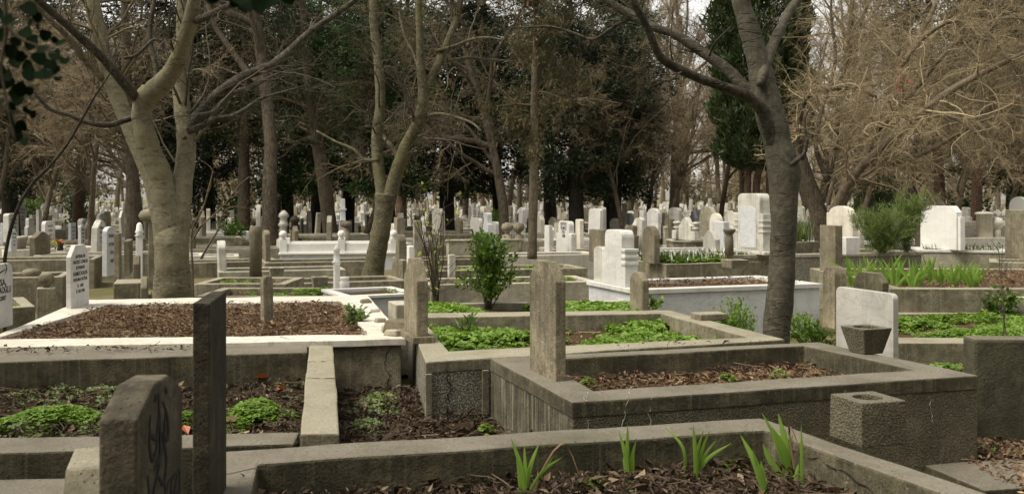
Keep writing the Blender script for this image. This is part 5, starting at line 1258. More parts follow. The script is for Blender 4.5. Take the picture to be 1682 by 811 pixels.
# dark trunk on the right of centre
d3 = 7.55; b = PD(1276, 640, d3); t3 = empty('bare_tree', (b.x, b.y, 0), 'dark ringed trunk with two long low limbs, at the corner of the box graves', 'tree')
limb_mesh('trunk', px_path([(1274, 650, 50), (1275, 600, 45), (1276, 557, 43), (1278, 515, 45), (1283, 470, 43), (1285, 420, 42), (1287, 370, 43), (1288, 320, 46), (1288, 285, 50), (1283, 255, 48), (1276, 228, 46), (1267, 195, 46), (1256, 150, 42), (1247, 108, 39), (1235, 65, 33), (1225, 30, 31), (1217, 0, 30), (1210, -60, 28), (1215, -200, 20)], d3, d3 + .2), 28, 'bark_grey', t3, R1, 6, .02)
l = []
for pts, da, db, k in (([(1287, 285, 20), (1272, 238, 24), (1256, 190, 23), (1240, 168, 20), (1217, 153, 19), (1180, 140, 17), (1142, 126, 16), (1112, 112, 15), (1088, 97, 15), (1076, 78, 13), (1066, 52, 13), (1052, 25, 12), (1040, 2, 12), (1020, -60, 9)], d3 + .13, d3 - .5, 14),
    ([(1266, 196, 16), (1244, 162, 20), (1218, 138, 20), (1194, 114, 19), (1168, 96, 18), (1140, 76, 17), (1108, 56, 16), (1082, 48, 14), (1055, 36, 14), (1028, 20, 13), (995, -2, 12), (950, -50, 9)], d3 + .1, d3 + .6, 14),
    ([(1248, 140, 12), (1258, 102, 19), (1272, 68, 18), (1284, 44, 16), (1296, 20, 15), (1318, -8, 13), (1370, -60, 9)], d3, d3 + .8, 14),
    ([(1045, 30, 7), (1022, 36, 7), (1000, 50, 6), (974, 65, 6), (940, 54, 5), (903, 44, 4), (870, 45, 3), (835, 46, 2)], d3 + .5, d3 + .9, 8),
    ([(1165, 92, 5), (1172, 75, 4), (1184, 60, 3), (1200, 45, 3)], d3, d3 - .3, 6), ([(1318, 262, 6), (1324, 230, 5), (1322, 195, 4), (1330, 180, 3)], d3, d3 + .1, 6),
    ([(1296, 272, 12), (1310, 262, 9), (1322, 250, 6), (1326, 225, 5)], d3, d3, 8)):
    _, q = limb_mesh('limb', px_path(pts, da, db), k, 'bark_limb' if pts[0][0] != 1248 else 'bark_grey', t3, R1); l.append(q)
twigs_from(R1, l, [(7, .35, .85, .22, .26, 7, 4, .2, .05), (4, .2, .8, .5, .5, 6, 3, .22, .02)], 'twig_dark', t3)
# second stem group behind the twin tree: pale green bark
t = empty('bare_tree', PD(212, 400, 14.5) * 1.0, 'pale yellow green tree leaning behind the thick twin stemmed one', 'tree'); t.location.z = 0; WL[t.name] = t.location.copy()
_, q = limb_mesh('trunk', px_path([(272, 430, 26), (262, 360, 26), (246, 290, 26), (214, 212, 26), (182, 130, 27), (166, 70, 26), (152, 10, 25), (138, -60, 22), (120, -200, 12)], 14.5, 15), 16, 'bark_olive', t, R1)
_, q2 = limb_mesh('limb', px_path([(170, 130, 12), (140, 100, 11), (110, 60, 10), (80, 30, 9), (40, -20, 7)], 14.7, 14), 8, 'bark_tan', t, R1)
twigs_from(R1, [q[10:], q2], [(22, .1, .8, .3, .25, 7, 4, .2, .03), (7, .15, .8, .5, .5, 6, 3, .25, .0), (3, .15, .8, .5, .6, 5, 3, .25, .0)], 'twig_brown', t)
def single_trunk(label, pts, d, bk, tw, kids_=14, r=None, start=.45, green=None):
    t = empty('tree', PD(pts[0][0], pts[0][1], d), label, 'tree'); t.location.z = 0; WL[t.name] = t.location.copy()
    _, q = limb_mesh('trunk', px_path(pts, d), 14, bk, t, R1); n = int(len(q) * start)
    o, tp = twigs_from(R1, [q[n:]], [(kids_, .0, 1.1, .28, .28, 7, 4, .15, .0), (9, .15, .8, .5, .5, 6, 3, .2, -.04), (4, .1, .7, .5, .6, 5, 3, .2, -.06)], tw, t, 'branches')
    if green:
        c = tp.reshape(-1, 3); c = c[R1.integers(0, len(c), green[1])] + R1.normal(0, .06, (green[1], 3))
        V, Q = leaf_quads(R1, c, np.array([[0, 0, -.7]]) + np.zeros((len(c), 3)), np.full(len(c), green[2]), .22, 0, .6); ob_np('foliage', V, Q, MAT[green[0]], t)
    return t, tp
tl, _ = single_trunk('leaning reddish brown trunk with few boughs beyond the long railed tomb', [(547, 412, 26), (540, 360, 25), (534, 310, 22), (526, 260, 20), (518, 215, 18), (510, 165, 16), (503, 100, 14), (498, 20, 12), (490, -80, 9)], 28.5, 'bark_brown', 'twig_brown', 26, start=.35, green=('needle_dark', 9000, .12))
tp_, tpp = single_trunk('slim pale straight trunk with drooping cone laden boughs behind the leafy bush', [(874, 425, 16), (875, 380, 15), (876, 320, 15), (877, 260, 14), (877, 210, 13), (878, 140, 11), (880, 60, 10), (880, -60, 7)], 17.6, 'bark_tan', 'twig_brown', 34, start=.5, green=('needle_olive', 15000, .085))
c = tpp.reshape(-1, 3); c = c[R1.integers(0, len(c), 420)]
V, Q = leaf_quads(R1, c, np.array([[0, 0, -1.0]]) + np.zeros((len(c), 3)), np.full(len(c), .11), .3, 0, .25); ob_np('foliage', V, Q, MAT['dead_cone'], tp_)
tb2, _ = single_trunk('plain brown trunk half hidden by the thick twin stemmed tree', [(222, 395, 26), (220, 350, 24), (219, 300, 22), (216, 250, 20), (212, 190, 18), (208, 120, 16), (205, 20, 13), (200, -80, 9)], 22, 'bark_brown', 'twig_brown', 30, start=.4)
# spreading brushwood tree on the right with long arching tan limbs
R2 = np.random.default_rng(8)
dB = 20.5; tb_ = empty('brushwood_tree', Vector(((1350 - CX) / F * dB, dB, 0)), 'sprawling bare tree with long arching tan limbs and a dense tangle of twigs', 'tree'); l = []
limb_mesh('trunk', px_path([(1358, 420, 34), (1350, 375, 30), (1340, 335, 26), (1327, 295, 22), (1316, 255, 18), (1318, 220, 13)], dB), 14, 'bark_brown', tb_, R2)
for pts, da, db, bk in (([(1356, 385, 26), (1378, 330, 22), (1405, 285, 20), (1440, 250, 19), (1480, 215, 18), (1520, 180, 17), (1560, 150, 16), (1610, 122, 14), (1660, 98, 12), (1720, 72, 9)], dB, dB - 2, 'bark_tan'),
    ([(1360, 380, 24), (1400, 300, 20), (1428, 240, 18), (1450, 195, 16), (1472, 150, 15), (1484, 110, 14), (1510, 60, 12), (1535, 10, 10), (1560, -60, 7)], dB, dB + 1, 'bark_tan'),
    ([(1345, 340, 22), (1362, 280, 18), (1372, 220, 16), (1380, 150, 14), (1395, 80, 12), (1400, 0, 10), (1410, -90, 7)], dB, dB + 2, 'bark_brown'),
    ([(1318, 262, 16), (1312, 215, 13), (1322, 165, 12), (1350, 150, 11), (1400, 145, 9), (1440, 160, 6)], dB, dB - 1, 'bark_brown'),
    ([(1400, 300, 14), (1445, 275, 13), (1490, 262, 12), (1540, 240, 11), (1600, 205, 9), (1650, 190, 7), (1700, 195, 4)], dB, dB - 2, 'bark_tan'),
    ([(1440, 215, 13), (1500, 150, 12), (1550, 90, 11), (1600, 50, 9), (1650, 30, 7), (1700, 35, 4)], dB, dB - 1.5, 'bark_tan'),
    ([(1520, 180, 10), (1560, 190, 9), (1600, 215, 8), (1640, 255, 6), (1665, 300, 4)], dB - 1, dB - 2.5, 'bark_tan'),
    ([(1600, 60, 9), (1640, 75, 8), (1665, 120, 7), (1680, 180, 5), (1688, 240, 3)], dB - 1, dB - 2, 'bark_tan'),
    ([(1480, 110, 10), (1520, 60, 9), (1570, 35, 8), (1625, 55, 6), (1660, 100, 4)], dB, dB - 2, 'bark_tan'),
    ([(1360, 300, 12), (1340, 240, 10), (1350, 180, 9), (1372, 100, 8), (1365, 20, 6), (1372, -60, 4)], dB, dB + 1, 'bark_brown')):
    pts = [(a_, b_, w_ * .74) for a_, b_, w_ in pts]; _, q = limb_mesh('limb', px_path(pts, da, db), 10, bk, tb_, R2, knots=False); l.append(q)
twigs_from(R2, l, [(30, .10, .9, .34, .30, 9, 4, .26, -.03), (11, .10, .9, .5, .45, 8, 3, .30, -.05), (6, .1, .9, .6, .6, 6, 3, .32, -.05)], 'twig_tan', tb_)
o = ob_np('red_net', *leaf_quads(R2, np.array([tuple(PD(1482, 133, 20))]) + R2.normal(0, .09, (34, 3)) * np.array([.8, .8, 1.1]), np.zeros((34, 3)), np.full(34, .12), .18, 0, 1), MAT['net_red']); tag(o, 'scrap of red netting caught high in the sprawling bare tree', 'netting')
t = empty('sapling', PD(322, 440, 12.5), 'pale leafless sapling twigs spreading beside the thick twin trunk', 'sapling'); t.location.z = 0; WL[t.name] = t.location.copy(); lq = []
for pts in ([(318, 520, 4), (316, 440, 4), (314, 395, 4), (318, 370, 3), (334, 340, 3), (344, 305, 2.5), (350, 280, 1.5)], [(314, 398, 4), (330, 372, 3), (352, 352, 3), (372, 332, 2.5), (392, 305, 2), (410, 290, 1.2)], [(330, 425, 4), (345, 398, 3.5), (358, 378, 3), (366, 352, 2.5), (380, 340, 2), (402, 342, 1.2)], [(318, 372, 3), (300, 350, 2), (290, 320, 1.5), (296, 300, 1)]):
    _, q = limb_mesh('stem', px_path(pts, 12.5), 6, 'bark_tan', t, R1, knots=False); lq.append(q)
twigs_from(R1, lq, [(6, .3, .7, .35, .5, 6, 3, .18, .03), (3, .3, .7, .5, .6, 5, 3, .2, .0)], 'twig_brown', t)
# bent bare sapling on the left edge
t = empty('sapling', PD(6, 470, 8.8), 'thin bent bare sapling crossing up from the frame edge past the white stones', 'sapling'); t.location.z = .1; WL[t.name] = t.location.copy()
limb_mesh('stem', px_path([(8, 560, 6), (6, 470, 6), (8, 425, 6), (18, 375, 6), (34, 332, 6), (55, 300, 5), (80, 275, 5), (110, 238, 4), (135, 195, 4), (158, 155, 3), (180, 122, 2), (200, 80, 1.5)], 8.8), 8, 'bark_dark', t, R1, knots=False)

# ---- prototypes for the wood behind
def tree_proto(seed, hgt=9, rad=.16, spread=.55, gens=None, fork=2.2, lean=.12, wob=.16, nl=5, up_=.05):
    rng = np.random.default_rng(seed); 
    tr, trr = grow(rng, np.zeros((1, 3)), np.array([[rng.normal(0, lean), rng.normal(0, lean), 1.0]]), np.array([hgt * .62]), np.array([rad]), 10, .06, .05, .45)
    tr[0, 0, 2] = -.1; G = Geo(); G.add(*tubes(tr, trr, 9)); n1 = Geo(); 
    pts, r_, ln = tr, trr, np.array([hgt])
    sets = gens or [(nl + 5, fork / (hgt * .62), spread, .55, .62, 10, 6, wob, up_), (7, .2, .7, .5, .5, 8, 5, wob * 1.2, .03), (6, .15, .75, .5, .5, 7, 3, .2, .02), (6, .1, .75, .55, .55, 6, 3, .24, .0), (4, .1, .7, .6, .7, 4, 3, .26, -.01)]
    for i, (m, t0, ang, lr, rr, n, k, wb, u) in enumerate(sets):
        S_, D_, L_, R_ = kids(rng, pts, r_, m, t0, 1.0, ang, lr, rr, ln); R_ = np.maximum(R_, .0042)
        pts, r_ = grow(rng, S_, D_, L_, R_, n, wb, u); ln = L_; (G if i < 1 else n1).add(*tubes(pts, r_, k))
    return G.get(), n1.get(), pts
BARE = []
for s_, kw in enumerate((dict(hgt=9, spread=.6), dict(hgt=10, spread=.45, rad=.18), dict(hgt=8, spread=.8, rad=.15, fork=1.6, wob=.2), dict(hgt=11, spread=.4, rad=.2, fork=3), dict(hgt=7, spread=.9, rad=.13, fork=1.2, wob=.24), dict(hgt=9.5, spread=.55, rad=.17, lean=.25))):
    a, b, tips = tree_proto(100 + s_, **kw)
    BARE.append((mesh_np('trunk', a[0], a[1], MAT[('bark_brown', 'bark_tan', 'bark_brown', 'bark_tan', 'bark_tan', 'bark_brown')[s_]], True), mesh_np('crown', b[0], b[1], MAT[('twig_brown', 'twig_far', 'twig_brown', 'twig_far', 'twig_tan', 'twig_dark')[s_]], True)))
def conifer_proto(seed, hgt, base, prof, nb, leaves, size, mat, trunk_r=.25, droop=-.06, bk='bark_dark', clump=.14, aspect=.35):
    rng = np.random.default_rng(seed)
    tr, trr = grow(rng, np.zeros((1, 3)), np.array([[0, 0, 1.0]]), np.array([hgt * .97]), np.array([trunk_r]), 12, .03, .1, .12); tr[0, 0, 2] = -.1
    z = base + (hgt - base) * rng.uniform(0, .97, nb) ** .9; f = (z - base) / (hgt - base); L_ = prof(f) * rng.uniform(.7, 1.15, nb)
    a = rng.uniform(0, 6.28, nb); D_ = np.stack([np.cos(a), np.sin(a), rng.normal(.18, .22, nb)], 1); D_ /= np.linalg.norm(D_, axis=1, keepdims=True)
    S_ = np.stack([np.interp(z, tr[0, :, 2], tr[0, :, 0]), np.interp(z, tr[0, :, 2], tr[0, :, 1]), z], 1)
    p1, r1 = grow(rng, S_, D_, L_, np.maximum(.008, L_ * .014), 7, .12, droop, .3)
    S2, D2, L2, R2_ = kids(rng, p1, r1, 8, .15, 1, .8, .42, .5, L_); p2, r2 = grow(rng, S2, D2, L2, R2_, 5, .18, droop, .3)
    G = Geo(); G.add(*tubes(tr, trr, 10)); G.add(*tubes(p1, r1, 4)); G.add(*tubes(p2, np.maximum(r2, .004), 3))
    # foliage in clumps: some boughs carry none, so that gaps stay
    keep = rng.uniform(0, 1, len(p2)) < .72; c = p2[keep][:, 1:].reshape(-1, 3); i = rng.integers(0, len(c), leaves); C_ = c[i] + rng.normal(0, clump, (leaves, 3)) * np.array([1, 1, .55])
    ax = np.zeros((leaves, 3)); ax[:, :2] = C_[:, :2]; ax /= np.linalg.norm(ax, axis=1, keepdims=True) + 1e-6
    V, Q = leaf_quads(rng, C_, ax * .7 + np.array([0, 0, .1]), np.full(leaves, size), aspect, .1, .6)
    a_ = G.get(); return mesh_np('trunk', a_[0], a_[1], MAT[bk], True), mesh_np('crown', V, Q, MAT[mat])
sp_ = lambda w, e: (lambda f: w * np.clip(np.sin(np.pi * np.clip(f * .92 + .10, 0, 1)) ** e, .12, 1))
CON = [conifer_proto(201, 9.0, 1.7, sp_(2.3, .6), 120, 30000, .14, 'needle_dark', .27), conifer_proto(202, 11, 2.0, sp_(2.7, .7), 130, 30000, .15, 'needle_dark', .26),
       conifer_proto(203, 8.0, 1.5, sp_(1.9, .5), 110, 26000, .12, 'needle_green', .2), conifer_proto(204, 12, 3.6, sp_(2.5, .7), 120, 20000, .13, 'needle_olive', .24, -.10, 'bark_brown', .2, .25),
       conifer_proto(205, 13, 4.5, sp_(2.6, .7), 110, 20000, .15, 'needle_dark', .22, -.05, 'bark_red', .2)]
def put_tree(pr, name, x, y, s, rz, sz=1.0, parts=('trunk', 'crown')):
    g = bpy.data.objects.new(name, None); COL.objects.link(g); g.location = (x, y, 0); g.rotation_euler = (0, 0, rz); g.scale = (s, s, s * sz); g.empty_display_size = .1
    for nm, me in zip(parts, pr): child(nm, me, g)
    return g
TREES = [((284 - CX) / F * d1, d1), ((614 - CX) / F * d2, d2), ((545 - CX) / F * 28.5, 28.5), ((875 - CX) / F * 17.6, 17.6), ((1350 - CX) / F * dB, dB), ((222 - CX) / F * 14.5, 14.5)]
RT = random.Random(21)
# evergreens where the photograph has them: (column, depth, prototype, scale, label)
EV = [(945, 30.5, 0, .98, 'dark thick trunked yew with low dense crown, straight behind the shouldered headstone'), (735, 33, 0, 1.05, 'dark broad yew between the forked slim tree and the slim pale trunk'), (822, 35, 1, .95, 'dark yew just before the slim pale trunk, crown down to the graves'),
      (472, 33, 2, 1.15, 'green conifer just before the leaning reddish brown trunk'), (570, 36, 1, 1.0, 'tall dark conifer beyond the obelisk'), (345, 36, 1, .95, 'dark conifer just past the thick twin stemmed tree'), (405, 40, 3, 1.1, 'olive conifer set back past the thick twin stemmed tree'),
      (125, 31, 4, .85, 'dark red trunked conifer behind the white stepped monument'), (20, 29, 0, 1.0, 'dark broad conifer at the frame edge beyond the bent sapling'), (215, 38, 1, 1.1, 'tall dark conifer hidden behind the thick twin stemmed tree'),
      (905, 36, 3, 1.05, 'tall olive brown conifer rising over the slim pale trunk'), (1010, 39, 2, 1.3, 'green conifer behind the dark thick trunked yew'), (660, 43, 4, 1.1, 'tall red trunked conifer behind the forked slim tree'), (780, 45, 4, 1.15, 'tall red trunked conifer behind the two dark yews'),
      (1545, 31, 4, .9, 'red trunked dark conifer beyond the beige peaked headstone'), (1600, 29, 4, .82, 'red trunked dark conifer beyond the white railed tomb with ball'), (1665, 34, 0, 1.2, 'dark broad conifer at the frame edge beyond the white round stone'), (1480, 38, 1, 1.1, 'tall dark conifer behind the sprawling bare tree'),
      (1725, 30, 1, 1.0, 'dark conifer crown reaching in at the frame edge'), (1440, 27, 2, .42, 'small green conifer beyond the feathery shrub'),
      (400, 31, 3, .90, 'olive brown conifer just beyond the thick twin stemmed tree'), (300, 33, 1, .95, 'dark conifer straight behind the fork of the thick twin stemmed tree'), (520, 37, 0, 1.15, 'dark broad conifer behind the leaning reddish brown trunk'), (640, 31, 2, 1.1, 'green conifer directly behind the forked slim tree'), (1000, 33, 0, .95, 'dark conifer beside the dark thick trunked yew')]
for x, d, k, s_, lb in [e for e in EV if e[0] not in (405, 215, 780, 1480)]:
    g = put_tree(CON[k], 'conifer_tree', (x - CX) / F * d, d, s_, RT.uniform(0, 6.28)); tag(g, lb, 'tree', 'evergreens among the graves'); TREES.append((g.location.x, d))
# cypress
rng = np.random.default_rng(31); n = 76000; dC = 25.5; cx = (1250 - CX) / F * dC
f = rng.uniform(0, 1, n); a = rng.uniform(0, 6.28, n); zz = 2.2 + 7.8 * f
rr_ = 1.18 * np.clip(np.minimum((f + .02) / .10, 1) ** .6 * (1 - np.clip(f - .5, 0, 1) * 1.3), .1, 1)
lump = np.array([mnoise.noise(Vector((math.cos(x) * 1.8, math.sin(x) * 1.8, z * 1.1))) for x, z in zip(a, zz)]); lump = lump + .9 * np.array([mnoise.noise(Vector((math.cos(x) * 5, math.sin(x) * 5, z * 2.2))) for x, z in zip(a, zz)])
rad_ = rr_ * (1 + .34 * lump) * rng.uniform(.55, 1.0, n) ** .35
C_ = np.stack([cx + rad_ * np.cos(a), dC + rad_ * np.sin(a), zz], 1)
g = empty('cypress_tree', (cx, dC, 0), 'dense dark green columnar cypress behind the dark near trunk', 'tree')
V, Q = leaf_quads(rng, C_, np.stack([np.cos(a) * .5, np.sin(a) * .5, np.full(n, 1.1)], 1), rng.choice([.10, .14, .24], n, p=[.5, .4, .1]), .28, 0, .5); ob_np('crown', V, Q, MAT['needle_cypress'], g)
for k, (x0, x1, w) in enumerate(((1228, 1240, 11), (1243, 1262, 12), (1262, 1272, 8))): limb_mesh('trunk', px_path([(x0 + 6, 430, w + 3), (x0 + 2, 350, w), (x0, 300, w), (x1 - 8, 250, w * .8), (x1, 150, w * .6)], dC), 10, 'bark_red', g, R1, knots=False)
c = np.array([tuple(PD(1300, 205, dC - .9))]) + rng.normal(0, .16, (500, 3)); V, Q = leaf_quads(rng, c, np.array([[0, 0, -1.]]) + np.zeros((500, 3)), np.full(500, .13), .3, 0, .5); ob_np('dead_spray', V, Q, MAT['leaf_red'] if False else MAT['dead_cone'], g)
TREES.append((cx, dC))
# bare trees of the wood, each its own
desc = ['spreading bare brown tree', 'upright bare pale tree', 'low forked dark bare tree', 'tall bare brown tree', 'bushy bare tan tree', 'leaning dark bare tree']
for j in range(26, 84, 6):
    w_half = .56 * j; nx = int(2 * w_half / 6.2)
    for i in range(nx + 1):
        x = -w_half + 2 * w_half * i / nx + RT.uniform(-1.7, 1.7); y = j + RT.uniform(-2, 2)
        if any((x - t[0]) ** 2 + (y - t[1]) ** 2 < 2.0 ** 2 for t in TREES): continue
        px = CX + x / y * F
        if 1195 < px < 1300 and y < 30: continue
        k = RT.randrange(6); g = put_tree(BARE[k], 'bare_tree', x, y, RT.uniform(.85, 1.25), RT.uniform(0, 6.28), RT.uniform(.9, 1.3)); TREES.append((x, y))
        REG.append((g, desc[k], 'tree', 'bare trees of the wood behind the graves'))
FINE = []
for s_ in range(3):
    a, b, tips = tree_proto(140 + s_, hgt=8.5, rad=.085, gens=[(14, .28, .75, .42, .5, 9, 4, .17, .03), (8, .15, .8, .5, .5, 8, 3, .22, .01), (8, .12, .8, .55, .55, 7, 3, .25, -.01), (7, .1, .8, .6, .65, 5, 3, .28, -.03)])
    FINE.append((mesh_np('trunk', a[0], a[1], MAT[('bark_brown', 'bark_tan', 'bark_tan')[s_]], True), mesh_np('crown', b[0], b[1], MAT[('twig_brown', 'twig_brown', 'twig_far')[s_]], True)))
for k, (x, d) in enumerate(((-40, 24), (60, 26), (150, 23), (590, 29), (1030, 30), (1090, 31), (1180, 34), (1335, 27), (1400, 25), (1500, 26.5), (1560, 24.5), (1640, 26), (1700, 24), (1060, 36), (990, 33))):
    g = put_tree(FINE[k % 3], 'bare_tree', (x - CX) / F * d, d, RT.uniform(.85, 1.15), RT.uniform(0, 6.28), RT.uniform(.9, 1.15)); TREES.append((g.location.x, d))
    REG.append((g, ('slender brown twiggy tree', 'slender dark twiggy tree', 'slender pale twiggy tree')[k % 3], 'tree', 'slender twiggy trees among the graves'))
finish_labels()
# the far edge of the wood, too dense to count
rng = np.random.default_rng(77); G = Geo(); n = 330
n = 240; x = rng.uniform(-60, 60, n); y = rng.uniform(84, 100, n); S_ = np.stack([x, y, np.zeros(n)], 1)
p0, r0 = grow(rng, S_, np.stack([rng.normal(0, .1, n), rng.normal(0, .1, n), np.ones(n)], 1), rng.uniform(6, 13, n), rng.uniform(.10, .25, n), 8, .06, .05, .2); G.add(*tubes(p0, r0, 5))
S2, D2, L2, R2_ = kids(rng, p0, r0, 22, .12, 1, .9, .28, .35, np.linalg.norm(p0[:, -1] - p0[:, 0], axis=1)); p1, r1 = grow(rng, S2, D2, L2, R2_, 6, .15, .03, .3); G.add(*tubes(p1, r1, 3))
S3, D3, L3, R3 = kids(rng, p1, r1, 9, .1, 1, .9, .5, .5, L2); p2, r2 = grow(rng, S3, D3, L3, np.maximum(R3, .016), 4, .2, .0, .5); G.add(*tubes(p2, r2, 3))
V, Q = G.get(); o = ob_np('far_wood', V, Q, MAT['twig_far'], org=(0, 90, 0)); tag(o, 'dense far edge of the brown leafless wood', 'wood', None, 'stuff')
n = 26000; x = rng.uniform(-58, 58, n); z = rng.gamma(2.0, .8, n); m_ = np.array([mnoise.noise(Vector((a_ * .22, 1.5, b_ * .35))) for a_, b_ in zip(x, z)]) > -.08
C_ = np.stack([x, rng.uniform(86, 96, n), z], 1)[m_]; V, Q = leaf_quads(rng, C_, np.zeros_like(C_), np.full(len(C_), .42), .5, 0, 1); o = ob_np('undergrowth', V, Q, MAT['needle_olive'], org=(0, 90, 0)); tag(o, 'olive undergrowth at the far edge of the wood', 'undergrowth', None, 'stuff')

# ------------------------------------------------------------------ plants near by
def blade(pts, w, G, rng):
    q = smooth_path([(p[0], p[1], p[2], 0) for p in pts], 4)[:, :3]; n = len(q); t = np.linspace(0, 1, n)
    T = np.gradient(q, axis=0); T /= np.linalg.norm(T, axis=1, keepdims=True); a = rng.uniform(-.5, .5); side = np.array([math.cos(a), math.sin(a), 0]) * np.ones((n, 1)); side -= (side * T).sum(1, keepdims=True) * T; side /= np.linalg.norm(side, axis=1, keepdims=True)
    nn = np.cross(side, T); ww = (w * np.minimum(1, .65 + t) * (1 - t ** 3.2) * .5)[:, None]
    V = np.stack([q - side * ww, q + nn * ww * .35, q + side * ww], 1).reshape(-1, 3); b_ = np.arange(n - 1)[:, None] * 3
    Q = np.concatenate([b_ + np.array([[0, 1, 4, 3]]), b_ + np.array([[1, 2, 5, 4]])]); G.add(V, Q)
def iris_px(base, tips, z, label, w=.021, mat='leaf_iris', seed=0):
    rng = np.random.default_rng(seed); B_ = P(base[0], base[1], z); G = Geo(); G2 = Geo()
    for tp in tips:
        bx = (tp[4] if len(tp) > 4 else 0); e = PD(tp[0], tp[1], B_.y + rng.uniform(-.05, .05)); bs = B_ + Vector((rng.uniform(-.015, .015) + bx * B_.y / F, rng.uniform(-.02, .02), -.02))
        m = (bs + e) / 2
        if len(tp) > 2 and tp[2] is not None: m = PD(tp[2], tp[3], B_.y)
        else: m += Vector(((bs.x - e.x) * .12, 0, .015))
        blade([bs, m, e], w * rng.uniform(.75, 1.1), G, rng)
    V, Q = G.get(); o = ob_np('iris_plant', V, Q, MAT[mat], org=tuple(B_), smooth=True); tag(o, label, 'iris', None); return o
zi = .255
iris_px((860, 815), [(838, 715), (861, 728), (886, 726), (848, 745)], zi, 'iris clump nearest the streaked headstone side, beside an arching dry leaf', seed=1)
iris_px((862, 815), [(912, 745, 880, 790), (925, 749, 890, 775)], zi, 'bent yellowing iris leaves arching beside the first clump', w=.018, seed=2)
iris_px((1033, 785), [(1031, 694), (1016, 706), (1045, 722), (1022, 742), (1040, 738)], zi, 'small upright iris clump of five leaves against the kerb', w=.022, seed=3)
iris_px((1140, 784), [(1088, 697, 1122, 735, -14), (1138, 695), (1156, 704), (1166, 705), (1178, 720), (1203, 726), (1150, 722)], zi, 'fan shaped iris clump with one leaf bowing outward', seed=4)
iris_px((1258, 822), [(1216, 713, 1240, 760), (1235, 738, 1248, 775), (1250, 755)], zi, 'pale single broad iris leaf bending between two clumps', w=.034, seed=5)
iris_px((1295, 783), [(1250, 675), (1278, 677), (1268, 700), (1290, 702), (1253, 728, 1265, 755), (1302, 712)], zi, 'tallest iris clump at the inner corner of the nearest kerb', w=.034, seed=6)
iris_px((1314, 800), [(1316, 694), (1312, 760)], zi, 'lone straight iris blade beside the tallest clump', w=.018, seed=7)
iris_px((1040, 800), [(1010, 815), (1080, 812, 1050, 797)], zi, 'flattened iris leaves lying over dark litter', w=.022, seed=8)
iris_px((864, 812), [(957, 792, 922, 728), (884, 770, 880, 800)], zi, 'dry brown arching iris leaf beside the bent yellowing ones', w=.010, mat='litter_brown', seed=11)
iris_px((1302, 790), [(1318, 745, 1296, 700), (1282, 760, 1290, 770)], zi, 'curled brown dead iris leaf at the foot of the tallest clump', w=.012, mat='litter_brown', seed=12)
iris_px((1142, 786), [(1112, 790, 1125, 765), (1170, 792)], zi, 'dry straw coloured leaves at the foot of the fan shaped clump', w=.010, mat='litter_brown', seed=13)
rng = np.random.default_rng(3); ordn = 'first second third fourth fifth sixth seventh eighth ninth tenth eleventh twelfth thirteenth fourteenth'.split()
for k, x in enumerate((1398, 1412, 1432, 1456, 1470, 1484, 1498, 1512, 1528, 1546, 1564, 1580, 1596, 1606)):
    y = 472 + rng.uniform(-6, 2); h_ = 48 if k < 9 else 38
    tips = [(x + rng.normal(0, 17), y - h_ * rng.uniform(.30, 1.15)) for _ in range(12)]
    tag(iris_px((x, y), tips, .48, '%s iris clump from left along the top of the long olive grave' % ordn[k], w=.035, seed=60 + k), group='irises along the olive grave')
def leafy(name, px, py, z, hgt, rx, n, size, label, mat='leaf_bush', seed=0, aspect=.45, stems=9, bk='twig_dark', d=None, base=.12, cat='shrub', fold=.1, upw=.6):
    rng = np.random.default_rng(seed); B_ = P(px, py, z) if d is None else Vector(((px - CX) / F * d, d, z)); g = empty(name, B_, label, cat)
    D_ = rng.normal(0, .30, (stems, 3)); D_[:, 2] = 1; D_ /= np.linalg.norm(D_, axis=1, keepdims=True); D_[:, :2] *= rx / hgt * 2.2
    S_ = np.array(B_) + rng.normal(0, .02, (stems, 3)) * np.array([1, 1, 0]); p0, r0 = grow(rng, S_, D_, hgt * rng.uniform(.7, 1.0, stems), np.full(stems, .008), 8, .07, .06)
    S2, D2, L2, R2_ = kids(rng, p0, r0, 10, base, 1, .8, .30, .5, np.full(stems, hgt)); p1, r1 = grow(rng, S2, D2, L2, R2_, 5, .15, .08)
    G = Geo(); G.add(*tubes(p0, r0, 4)); G.add(*tubes(p1, np.maximum(r1, .0015), 3)); V, Q = G.get(); ob_np('stem', V, Q, MAT[bk], g)
    c = p1[:, 1:].reshape(-1, 3); c = c[rng.integers(0, len(c), n)] + rng.normal(0, .015, (n, 3)); ax = c - np.array(B_); ax[:, 2] = upw * hgt * .5
    ax /= np.linalg.norm(ax, axis=1, keepdims=True); V, Q = leaf_quads(rng, c, ax, np.full(n, size), aspect, fold, .55); ob_np('foliage', V, Q, MAT[mat], g); return g
leafy('leafy_bush', 800, 509, .33, .84, .34, 2300, .060, 'glossy green leafy bush in the kerbed strip', seed=4, stems=14)
leafy('feathery_shrub', 1450, 0, .60, .80, .72, 11000, .070, 'feathery green needle leaved shrub between cream and blank white headstones', 'leaf_broom', 5, .10, 46, 'leaf_broom', d=16.2, base=.02, fold=0, upw=1.4)
leafy('feathery_shrub', 1488, 0, .60, 1.05, .26, 5000, .08, 'taller narrow green sprig standing in the feathery shrub', 'leaf_broom', 15, .10, 12, 'leaf_broom', d=16.4, base=.05, fold=0, upw=1.6)
leafy('weed', 584, 538, .43, .17, .17, 260, .05, 'grey green broad leaved weed at the edge of the leaf bed', 'leaf_cover_pale', 6, .6, 7, 'leaf_cover_pale', cat='weed')
leafy('weed', 1222, 540, .1, .50, .34, 1100, .035, 'tall straggly green weed against the marble box grave near dark trunk', 'leaf_cover', 7, .5, 16, 'leaf_cover', d=8.9, cat='weed')
leafy('weed', 1180, 0, .3, .20, .2, 500, .035, 'low green weeds before the marble box grave', 'leaf_cover', 17, .5, 9, 'leaf_cover', d=8.8, cat='weed')
